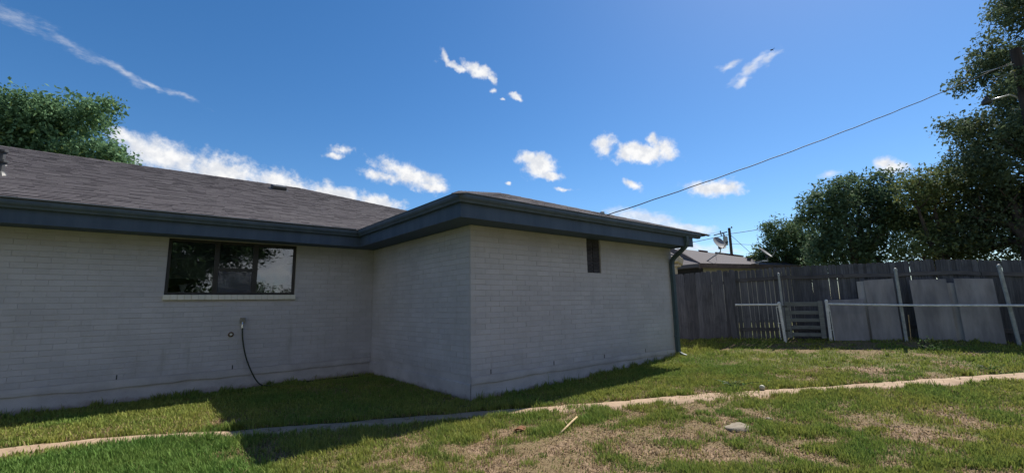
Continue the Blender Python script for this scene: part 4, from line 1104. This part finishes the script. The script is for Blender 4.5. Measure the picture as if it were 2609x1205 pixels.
cable(CABLE_A, (15.27, -5.95, 8.25), .16, .0125, 'black service cable rising from the wing roof to the tall tree', wob=.006)
cable((34.3, 21.5, 6.6), (40.419+.95, 13.995+.35, 8.1), .15, .03, 'thick overhead line left of the distant utility pole')
cable((41.38, 14.38, 8.15), (47.5, 8.5, 9.6), .15, .03, 'thick overhead line from the distant pole into the trees')
cable((41.4, 14.36, 7.15), (44.5, 11.9, 6.95), .05, .02, 'thin service line right of the distant pole at transformer height')
cable((41.45, 14.3, 8.0), (42.9, 13.2, 6.2), 0, .02, 'slanting guy wire right of the distant utility pole')
cable((41.0, 15.0, 8.4), (35.0, 21.0, 8.2), .2, .012, 'faint thin line left of the distant pole top')

# service mast the cable comes from (behind the wing's hip)
ca_ = Vector(CABLE_A)
tag(MB().tube([(ca_.x, ca_.y, ZE+.0), (ca_.x, ca_.y, ca_.z+.05)], .03, 10).lathe([(.03, 0), (.06, .02), (.05, .08), (0, .1)], ca_+Vector((0, 0, .03)), 10).build('service_mast', MAT['pipe_grey']), 'grey conduit mast on the wing roof holding the service cable', 'mast')

# ------------------------------------------------------------------ trees
def leaves(blobs, n_per_m2, size, seed, c_dark, c_light, squash=1.0, shell=0.55, spread=0.26):
    r_ = np.random.default_rng(seed)
    cents, scl = [], []
    lumps = []
    for x_, y_, z_, R0_ in blobs:                     # smaller bosses on every main mass keep the outline uneven
        for _ in range(5):
            q_ = r_.normal(size=3); q_ /= np.linalg.norm(q_)
            q_ = q_*R0_*r_.uniform(.75, 1.05); lumps.append((x_+q_[0], y_+q_[1], z_+q_[2]*.9, R0_*r_.uniform(.28, .42)))
    blobs = [(x_, y_, z_, R0_*.90) for x_, y_, z_, R0_ in blobs]+lumps
    for x_, y_, z_, R_ in blobs:
        nt = max(3, int(R_*R_*n_per_m2*3.9/9))
        d_ = r_.normal(size=(nt, 3)); d_ /= np.linalg.norm(d_, axis=1)[:, None]
        rad_ = R_*(shell+(1.06-shell)*r_.random(nt)**0.75)*(0.82+0.36*r_.random(nt))
        inner = r_.random(nt) < .25
        rad_[inner] *= r_.random(inner.sum())
        cents.append(np.array([x_, y_, z_])+d_*rad_[:, None]*np.array([1, 1, squash]))
    C_ = np.concatenate(cents); nl = 9
    tone = r_.random(len(C_))
    P_ = np.repeat(C_, nl, 0); T_ = np.repeat(tone, nl)
    P_ = P_+r_.normal(size=P_.shape)*spread*np.array([.55, .55, .38])
    n_ = len(P_)
    ax = r_.normal(size=(n_, 3)); ax[:, 2] -= .35; ax /= np.linalg.norm(ax, axis=1)[:, None]
    up_ = r_.normal(size=(n_, 3))*.7+np.array([0, 0, 1.0]); w_ = np.cross(ax, up_); w_ /= np.linalg.norm(w_, axis=1)[:, None]+1e-6
    nrm = np.cross(w_, ax)
    ln = size*(.5+1.05*r_.random(n_)**1.5)[:, None]; wd_ = ln*(.42+.2*r_.random(n_))[:, None]
    v0_ = P_; v1_ = P_+ax*ln*.5+w_*wd_*.5+nrm*ln*.08; v2_ = P_+ax*ln; v3_ = P_+ax*ln*.5-w_*wd_*.5+nrm*ln*.08
    V_ = np.stack([v0_, v1_, v2_, v3_], 1).reshape(-1, 3)
    m_ = np.clip(.55*T_+.45*r_.random(n_), 0, 1)[:, None]
    c_ = np.array(c_dark)*(1-m_)+np.array(c_light)*m_
    odd = r_.random(n_) < .05
    c_[odd] = c_[odd]*np.array([1.7, 1.25, .8])
    col_ = np.repeat(np.concatenate([c_, np.ones((n_, 1))], 1), 4, 0)
    return V_, n_, col_

def tree(name, label, blobs, base, n_per, size, seed, cd, cl, trunk_r=.2, group='trees around the yard', spread=.21, limbs=8):
    base = Vector(base)
    o = thing(name, label, 'tree', base, group)
    V_, n_, col_ = leaves(blobs, n_per, size, seed, cd, cl, spread=spread)
    me = mesh_np('crown', V_, np.arange(n_*4), np.arange(n_)*4, np.full(n_, 4), MAT['leaf'], col_)
    link('crown', me, o)
    rr = random.Random(seed)
    cen = sum((Vector(b_[:3]) for b_ in blobs), Vector())/len(blobs)
    fork = base.lerp(Vector((cen.x, cen.y, cen.z)), .38)
    mb = MB().tube([base-Vector((0, 0, .2)), base+Vector((0, 0, .3)), base.lerp(fork, .6)+Vector((.06, .05, 0)), fork], [trunk_r*1.35, trunk_r*1.05, trunk_r*.9, trunk_r*.8], 10)
    mb.build('trunk', MAT['bark'], o, True)
    for b_ in sorted(blobs, key=lambda q: -q[3])[:limbs]:
        tip = Vector(b_[:3]); mid_ = fork.lerp(tip, .5)+Vector((rr.uniform(-.2, .2), rr.uniform(-.2, .2), rr.uniform(-.1, .3)))
        lm = MB().tube([fork-Vector((0, 0, .15)), fork.lerp(mid_, .5), mid_, mid_.lerp(tip, .6), tip], [trunk_r*.6, trunk_r*.45, trunk_r*.33, trunk_r*.2, trunk_r*.08], 7)
        for k in range(5):
            d_ = Vector((rr.uniform(-1, 1), rr.uniform(-1, 1), rr.uniform(-.4, .9))).normalized()
            s_ = mid_.lerp(tip, rr.random()); lm.tube([s_, s_+d_*b_[3]*.45, s_+d_*b_[3]*.85+Vector((0, 0, .1))], [trunk_r*.16, trunk_r*.1, trunk_r*.04], 5)
        lm.build('limb', MAT['bark'], o, True)
    return o
def under(blobs, dx=0, dy=0):
    x_ = sum(b_[0] for b_ in blobs)/len(blobs)+dx; y_ = sum(b_[1] for b_ in blobs)/len(blobs)+dy
    return (x_, y_, gz(min(x_, 10), y_))
GD, GL = (0.036,0.066,0.030), (0.115,0.180,0.080)
tree('broadleaf_tree', 'green broadleaf tree rising behind the left end of the roof ridge', LEFT_TREE, under(LEFT_TREE), 300, .20, 41, (0.060,0.122,0.066), (0.185,0.310,0.155), .30, spread=.40)
tree('broadleaf_tree', 'small bushy tree beside the satellite dishes behind the fence', TREE_A, under(TREE_A), 900, .12, 42, GD, (0.175,0.255,0.120), .12)
tree('broadleaf_tree', 'wide dark rounded tree behind the middle of the fence', TREE_B, under(TREE_B), 560, .13, 43, (0.052,0.090,0.056), (0.150,0.225,0.115), .22)
tree('broadleaf_tree', 'yellowish green tree between the rounded tree and the tall one', TREE_C, under(TREE_C), 560, .12, 44, (0.068,0.098,0.044), (0.215,0.265,0.108), .20)
tree('tall_tree', 'tallest tree, dark and reaching the top right corner', TREE_D, under(TREE_D), 470, .115, 45, (0.054,0.080,0.050), (0.150,0.200,0.106), .32, limbs=12)
tree('yard_tree', 'unseen large spreading tree added at the left of the yard to darken the wall', [(-13,-5,5.0,2.8),(-12,-8,6.0,3.0),(-14.5,-7,7.5,3.2),(-11.5,-5.5,7.8,2.6),(-13.5,-10,5.5,2.8),(-11.0,-10.5,7.5,2.6)], (-13,-7,0), 70, .34, 50, GD, GL, .4, 'trees mirrored in the window', .6)  # unseen tree, added to keep sky light off the left wall
# trees and hedge mirrored in the window glass, across the yard
tree('yard_tree', 'spreading tree across the yard mirrored in the left window light', [(-5.2,-19,5.0,2.6),(-2.6,-20,5.6,2.8),(-7.5,-20,5,2.6),(-.2,-20,7.2,2.2),(2.2,-20,7.6,1.7),(-3.2,-19,3.6,1.8),(.5,-19,5.4,1.5)], (-4.2,-19.5,0), 420, .17, 51, GD, GL, .3, 'trees mirrored in the window', .45)
tree('yard_tree', 'tree across the yard mirrored at the right edge of the window', [(8.3,-19,5.2,2.3),(9.9,-20,7.5,2.5),(7.0,-20,8.6,1.6),(4.5,-20,9.0,1.6),(2.9,-19,6.7,1.0),(4.6,-19,4.3,.9)], (8.8,-19.5,0), 320, .17, 52, GD, GL, .28, 'trees mirrored in the window', .45)
hb = [(-14+1.3*i, -23+.3*math.sin(i), 1.75+.3*math.sin(i*1.7), 1.6) for i in range(24)]
V_, n_, col_ = leaves(hb, 200, .17, 53, GD, GL, spread=.4)
tag(link('hedge', mesh_np('hedge', V_, np.arange(n_*4), np.arange(n_)*4, np.full(n_, 4), MAT['leaf'], col_)), 'clipped hedge along the far side of the yard, mirrored in the window', 'hedge')

# ------------------------------------------------------------------ small things on the lawn
def weed(x_, y_, h, n_, seed, label, sp_=.10):
    rr = np.random.default_rng(seed); z_ = gz(x_, y_)
    o = thing('weed', label, 'weed', (x_, y_, z_), 'weeds on the lawn')
    st = MB(); lv = []; lc = []
    for k in range(n_):
        d_ = np.array([rr.normal()*sp_, rr.normal()*sp_, h*(.6+.5*rr.random())])
        b_ = np.array([x_, y_, z_]); st.tube([b_, b_+d_*.5+np.array([0, 0, .03]), b_+d_], [.004, .003, .002], 5)
        for j in range(7):
            p_ = b_+d_*(.3+.7*j/6); a_ = rr.normal(size=3); a_[2] = abs(a_[2])*.4; a_ /= np.linalg.norm(a_); w_ = np.cross(a_, [0, 0, 1]); w_ /= np.linalg.norm(w_)
            s_ = .05*(.6+.7*rr.random()); lv += [p_, p_+a_*s_*.5+w_*s_*.25, p_+a_*s_, p_+a_*s_*.5-w_*s_*.25]
            c_ = np.array([.05, .11, .02])*(.7+.9*rr.random()); lc += [[*c_, 1]]*4
    st.build('stem', MAT['hose'], o)
    lv = np.array(lv); n4 = len(lv)//4
    me = mesh_np('leaves', lv, np.arange(n4*4), np.arange(n4)*4, np.full(n4, 4), MAT['leaf'], np.array(lc)); link('leaves', me, o)
weed(8.48, -3.96, .22, 8, 1, 'taller leafy weed at the shadow edge below the right sheets')
weed(8.25, -4.20, .18, 10, 2, 'broader leafy weed right of the taller one by the sheets', .14)
weed(3.45, -2.38, .10, 14, 3, 'low dark green weed on the path edge beside the ball', .16)
weed(6.9, -5.0, .08, 9, 4, 'low weed on the upper edge of the path at far right', .12)
bl = MB(); bc = (3.516, -2.786, gz(3.516, -2.786)+.035)
bl.lathe([(max(1e-4, .042*math.sin(math.pi*k/14)), -.042*math.cos(math.pi*k/14)) for k in range(15)], bc, 20)
for k in range(24):
    a_ = 2*math.pi*k/24; bl.box((.038, -.003, -.0035), (.0432, .003, .0035), Matrix.Translation(bc) @ Matrix.Rotation(a_, 4, 'Z') @ Matrix.Rotation(.45*math.sin(2*a_), 4, 'Y'))
tag(bl.build('ball', MAT['ball'], None, True), 'small faded tennis-size ball in the grass just above the path', 'ball')
sk = [(-.30, -2.17, gz(0, -2)+.012), (-.12, -2.10, .035), (.06, -2.03, .06), (.22, -1.965, .075)]
sto = MB().tube(sk, [.008, .011, .012, .010], 7)
sto.tube([(-.05, -2.07, .04), (-.02, -2.0, .07)], [.006, .004], 5)
tag(sto.build('stick', MAT['stick'], None, True), 'pale broken stick lying slantwise on the dry grass', 'stick')
def rock(x_, y_, r, flat, seed, label):
    mb = MB().lathe([(max(1e-3, r*math.sin(math.pi*k/10)), -r*flat*math.cos(math.pi*k/10)) for k in range(11)], (0, 0, 0), 16)
    vv = []
    for v in mb.v:
        f_ = 1+.5*(float(vnoise(np.array(v[0]*14+seed), np.array(v[1]*14+v[2]*9)))-.5)
        vv.append((x_+v[0]*f_, y_+v[1]*f_*.7, gz(x_, y_)-.004+v[2]*f_))
    mb.v = vv
    return tag(mb.build('stone', MAT['stone'], None, True), label, 'stone', 'stones in the lawn')
rock(1.36, -3.38, .19, .22, 3, 'flat pale stone, largest, half sunk in the dry grass')
rock(1.98, -3.46, .045, .5, 8, 'small pale stone in the grass right of the flat stone')
rock(.95, -2.93, .035, .5, 12, 'pebble beside the green tuft left of the flat stone')
lf = MB(); c_ = Vector((-.51, -1.746, .03))
ring = [(.085*math.cos(a_)*(1+.15*math.cos(3*a_)), .05*math.sin(a_), .018*math.sin(2*a_)) for a_ in [2*math.pi*k/14 for k in range(14)]]
lf.add([c_+Vector(v) for v in ring]+[c_+Vector((0, 0, -.012))]+[c_+Vector(v)+Vector((0, 0, -.003)) for v in ring], [(k, (k+1) % 14, 14) for k in range(14)]+[(15+k, 15+(k+1) % 14, 14) for k in range(14)])
tag(lf.build('dead_leaf', MAT['dead_leaf'], None), 'curled brown dead leaf lying on bare soil below the path', 'leaf')

# bird
bd = thing('bird', 'small dark bird flying high beside the wispy cloud', 'bird', (37.98, 7.6, 23.77))
bc = Vector((37.98, 7.6, 23.77)); rx, uz = Vector(CAM_R), Vector((0, 0, 1)); bk_ = rx.cross(uz)
def bp(a_, b_, c_=0): return bc+rx*a_+uz*b_+bk_*c_
MB().tube([bp(-.03, -.02, -.14), bp(-.01, 0, -.08), bp(0, .01, 0), bp(.01, 0, .10), bp(.02, -.01, .20)], [.012, .035, .045, .028, .008], 8).build('body', MAT['bird'], bd, True)
for s_, tip in ((-1, (-.21, -.07)), (1, (.17, -.07))):
    MB().add([bp(0, .02, -.06), bp(tip[0]*.5, .05, -.07), bp(tip[0], tip[1], .0), bp(tip[0]*.5, .03, .06), bp(0, .02, .06), bp(0, .005, -.06), bp(tip[0]*.5, .035, -.07), bp(tip[0]*.5, .015, .06), bp(0, .005, .06)],
             [(0,1,3,4), (1,2,3), (5,8,7,6), (6,7,2), (0,5,6,1), (4,3,7,8), (1,6,2), (3,2,7)]).build('wing', MAT['bird'], bd)
MB().add([bp(.01, -.005, .16), bp(.10, .05, .26), bp(.12, .0, .27), bp(.02, -.02, .17), bp(.08, .02, .24)], [(0,1,4), (4,2,3), (0,4,3), (0,3,2,1)]).build('tail', MAT['bird'], bd)

# ------------------------------------------------------------------ grass
R_ = np.random.default_rng(99)
cx_, cy_ = CAM_LOC[0], CAM_LOC[1]
def in_house(x, y): return ((x > -.03) & (x < L+.03) & (y > -.03)) | ((y > D-.03) & (x > -12) & (x < 8))
def scatter(n_, rmin, rmax):
    # over the sector of yard in front of the camera, a little wider than the picture
    hd = math.atan2(CAM_F[1], CAM_F[0])
    a_ = hd+R_.uniform(-1.02, 1.02, n_); r_ = np.sqrt(R_.uniform(rmin**2, rmax**2, n_))
    return cx_+r_*np.cos(a_), cy_+r_*np.sin(a_), r_
X_, Y_, D_ = [], [], []
for n_, a_, b_ in ((330000, 3.0, 6.6), (360000, 6.6, 10.0), (330000, 10.0, 16.5)):
    x, y, r = scatter(n_, a_, b_); X_.append(x); Y_.append(y); D_.append(r)
X_, Y_, D_ = map(np.concatenate, (X_, Y_, D_))
ok = ~in_house(X_, Y_)
fence_side = (X_-FP.x)*FN.x+(Y_-FP.y)*FN.y
ok &= fence_side > -.4
X_, Y_, D_ = X_[ok], Y_[ok], D_[ok]
g_, d_ = masks(X_, Y_)
pd_ = path_dist(X_, Y_)
edge = PATH_HALF+.22*(fbm(X_, Y_, 3.0, 61, 4)-.5)-.02+.10*(vnoise(X_*11, Y_*11, 5)-.5)
overgrown = np.exp(-((X_-2.95)**2+(Y_+2.55)**2)/.32**2)+.8*np.exp(-((X_-.85)**2+(Y_+1.3)**2)/.26**2)
onpath = (pd_ < edge) & (R_.random(len(X_)) > .62*overgrown+.012)
clump = fbm(X_, Y_, 7.0, 23, 3)
near_wall = np.exp(-np.minimum(np.where(X_ > 0, np.abs(Y_), 9), np.where(X_ < 0, np.abs(D-Y_), 9))/.10)
keep = (.22+.78*g_+.35*(clump-.5)-.10*d_+.5*near_wall-.12*np.clip(.45-g_, 0, 1)) > R_.random(len(X_))
keep &= ~onpath
X_, Y_, D_, g_, d_, clump, nw = X_[keep], Y_[keep], D_[keep], g_[keep], d_[keep], clump[keep], near_wall[keep]
# tufts: tight bunches of longer blades, thickest along the lower edge of the path and at the wall foot
tx, ty, tr = scatter(9000, 3.2, 14.5)
tg, td = masks(tx, ty); tp = path_dist(tx, ty)
tv = np.exp(-np.abs(tp-PATH_HALF-.03)/.09)*(fbm(tx, ty, 1.6, 19, 3) > .42)
okt = ~in_house(tx, ty) & (tp > PATH_HALF-.06) & (((tx-FP.x)*FN.x+(ty-FP.y)*FN.y) > .1) & ((.02+.30*np.clip(tg-.25, 0, 1)+.55*tv*(tg > .15))*np.clip(5.5/tr, .4, 1) > R_.random(len(tx)))
tx, ty = tx[okt], ty[okt]; NB = 34
ang = R_.uniform(0, 2*np.pi, len(tx)*NB); rad = .055*np.sqrt(R_.random(len(tx)*NB))*np.repeat(.6+.9*R_.random(len(tx)), NB)
ux_ = np.repeat(tx, NB)+rad*np.cos(ang); uy_ = np.repeat(ty, NB)+rad*np.sin(ang)
n0 = len(X_); n1 = len(ux_)
TH = np.concatenate([np.ones(n0), np.repeat(.85+.85*R_.random(len(tx)), NB)])
# litter: short dry scraps lying on the bare soil and thatch
lx_, ly_, lr_ = scatter(230000, 3.2, 13)
lg, ld = masks(lx_, ly_)
okl = ~in_house(lx_, ly_) & (path_dist(lx_, ly_) > PATH_HALF-.05) & ((.06+.7*ld+.30*(1-lg)-.45*lg)*np.clip(6/lr_, .3, 1) > R_.random(len(lx_))*1.1) & (((lx_-FP.x)*FN.x+(ly_-FP.y)*FN.y) > 0)
lx_, ly_ = lx_[okl], ly_[okl]; n2 = len(lx_)
TH = np.concatenate([TH, np.ones(n2)])
X_ = np.concatenate([X_, ux_, lx_]); Y_ = np.concatenate([Y_, uy_, ly_]); D_ = np.hypot(X_-cx_, Y_-cy_)
g_, d_ = masks(X_, Y_); clump = fbm(X_, Y_, 7.0, 23, 3)
nw = np.concatenate([nw, np.zeros(n1+n2)])
LIT = np.zeros(len(X_), bool); LIT[n0+n1:] = True
TUF = np.zeros(len(X_), bool); TUF[n0:n0+n1] = True
n_ = len(X_)
verge = np.exp(-np.abs(path_dist(X_, Y_)-PATH_HALF-.05)/.10)
dry = R_.random(n_) > np.clip(.18+1.0*g_+.25*(clump-.5)+.25*nw, 0, .95)
h_ = (.018+.038*g_+.030*np.clip(clump-.45, 0, 1)+.03*verge*g_+.10*nw*(clump > .5))*(.55+.9*R_.random(n_))
tall = R_.random(n_) < .012; h_[tall] *= 1.8
dry = (dry & ~(TUF & (R_.random(n_) < .8))) | LIT
h_ = np.where(TUF, np.maximum(h_, .045*(.6+.7*R_.random(n_))), h_)*TH
h_[dry] *= .75
h_[LIT] = .018+.035*R_.random(LIT.sum())
lfac = np.where(LIT, 1.25, 1.0)
wdt = lfac*(.0024+.0022*R_.random(n_))*(1+.10*np.clip(D_-4, 0, 10))
az = R_.uniform(0, 2*np.pi, n_)
lean = np.where(dry, R_.uniform(.6, 1.9, n_), R_.uniform(.08, .85, n_))*h_
dx, dy = np.cos(az), np.sin(az); px, py = -dy, dx
Zb = ground_z(X_, Y_)-.012
lean[LIT] = h_[LIT]*1.6
hz = np.sqrt(np.clip(h_**2-(lean*.6)**2, (h_*.22)**2, None))
hz = np.where(LIT, h_*R_.uniform(0, .35, n_), hz)
B0 = np.stack([X_-px*wdt, Y_-py*wdt, Zb], 1); B1 = np.stack([X_+px*wdt, Y_+py*wdt, Zb], 1)
M0 = np.stack([X_+dx*lean*.35-px*wdt*.8, Y_+dy*lean*.35-py*wdt*.8, Zb+.012+hz*.6], 1); M1 = np.stack([X_+dx*lean*.35+px*wdt*.8, Y_+dy*lean*.35+py*wdt*.8, Zb+.012+hz*.6], 1)
T0 = np.stack([X_+dx*lean, Y_+dy*lean, Zb+.012+hz], 1)
V_ = np.stack([B0, B1, M1, M0, T0], 1).reshape(-1, 3)
base_i = np.arange(n_)[:, None]*5
loops = np.concatenate([base_i+np.array([0, 1, 2, 3]), base_i+np.array([3, 2, 4])], 1).ravel()
starts = (np.arange(n_)[:, None]*7+np.array([0, 4])).ravel(); totals = np.tile([4, 3], n_)
hue = np.clip(2.2*(fbm(X_, Y_, 1.3, 77, 4)-.5)+.5, 0, 1)
m_ = np.clip(.6*hue+.4*R_.random(n_), 0, 1)[:, None]
lushc = (sstep(-X_, 2.75, 3.2)*sstep(-Y_, -1.05, -.75))[:, None]
yel = np.array([.31, .31, .075]); grn = np.array([.130, .225, .050]); dkg = np.array([.080, .190, .042])
cg = grn*(1-m_)+yel*m_
cg = cg*(1-.75*lushc)+(dkg*(1-.5*m_)+grn*.5*m_)*.75*lushc
cd = np.array([.37, .265, .145])*(.35+.95*R_.random(n_))[:, None]
scrap = R_.random(n_)[:, None]**1.4
cd = np.where(LIT[:, None], np.array([.085, .055, .035])*(1-scrap)+np.array([.45, .33, .185])*scrap, cd)
c_ = np.where(dry[:, None], cd, cg*(.75+.5*R_.random(n_))[:, None])
col_ = np.repeat(np.concatenate([c_, np.ones((n_, 1))], 1), 5, 0)
gr = link('grass', mesh_np('grass', V_, loops, starts, totals, MAT['grass'], col_))
kind(gr, 'stuff'); gr['label'] = 'rough patchy grass, green and straw coloured, growing on the lawn'
print('blades', n_, 'tris', n_*3)
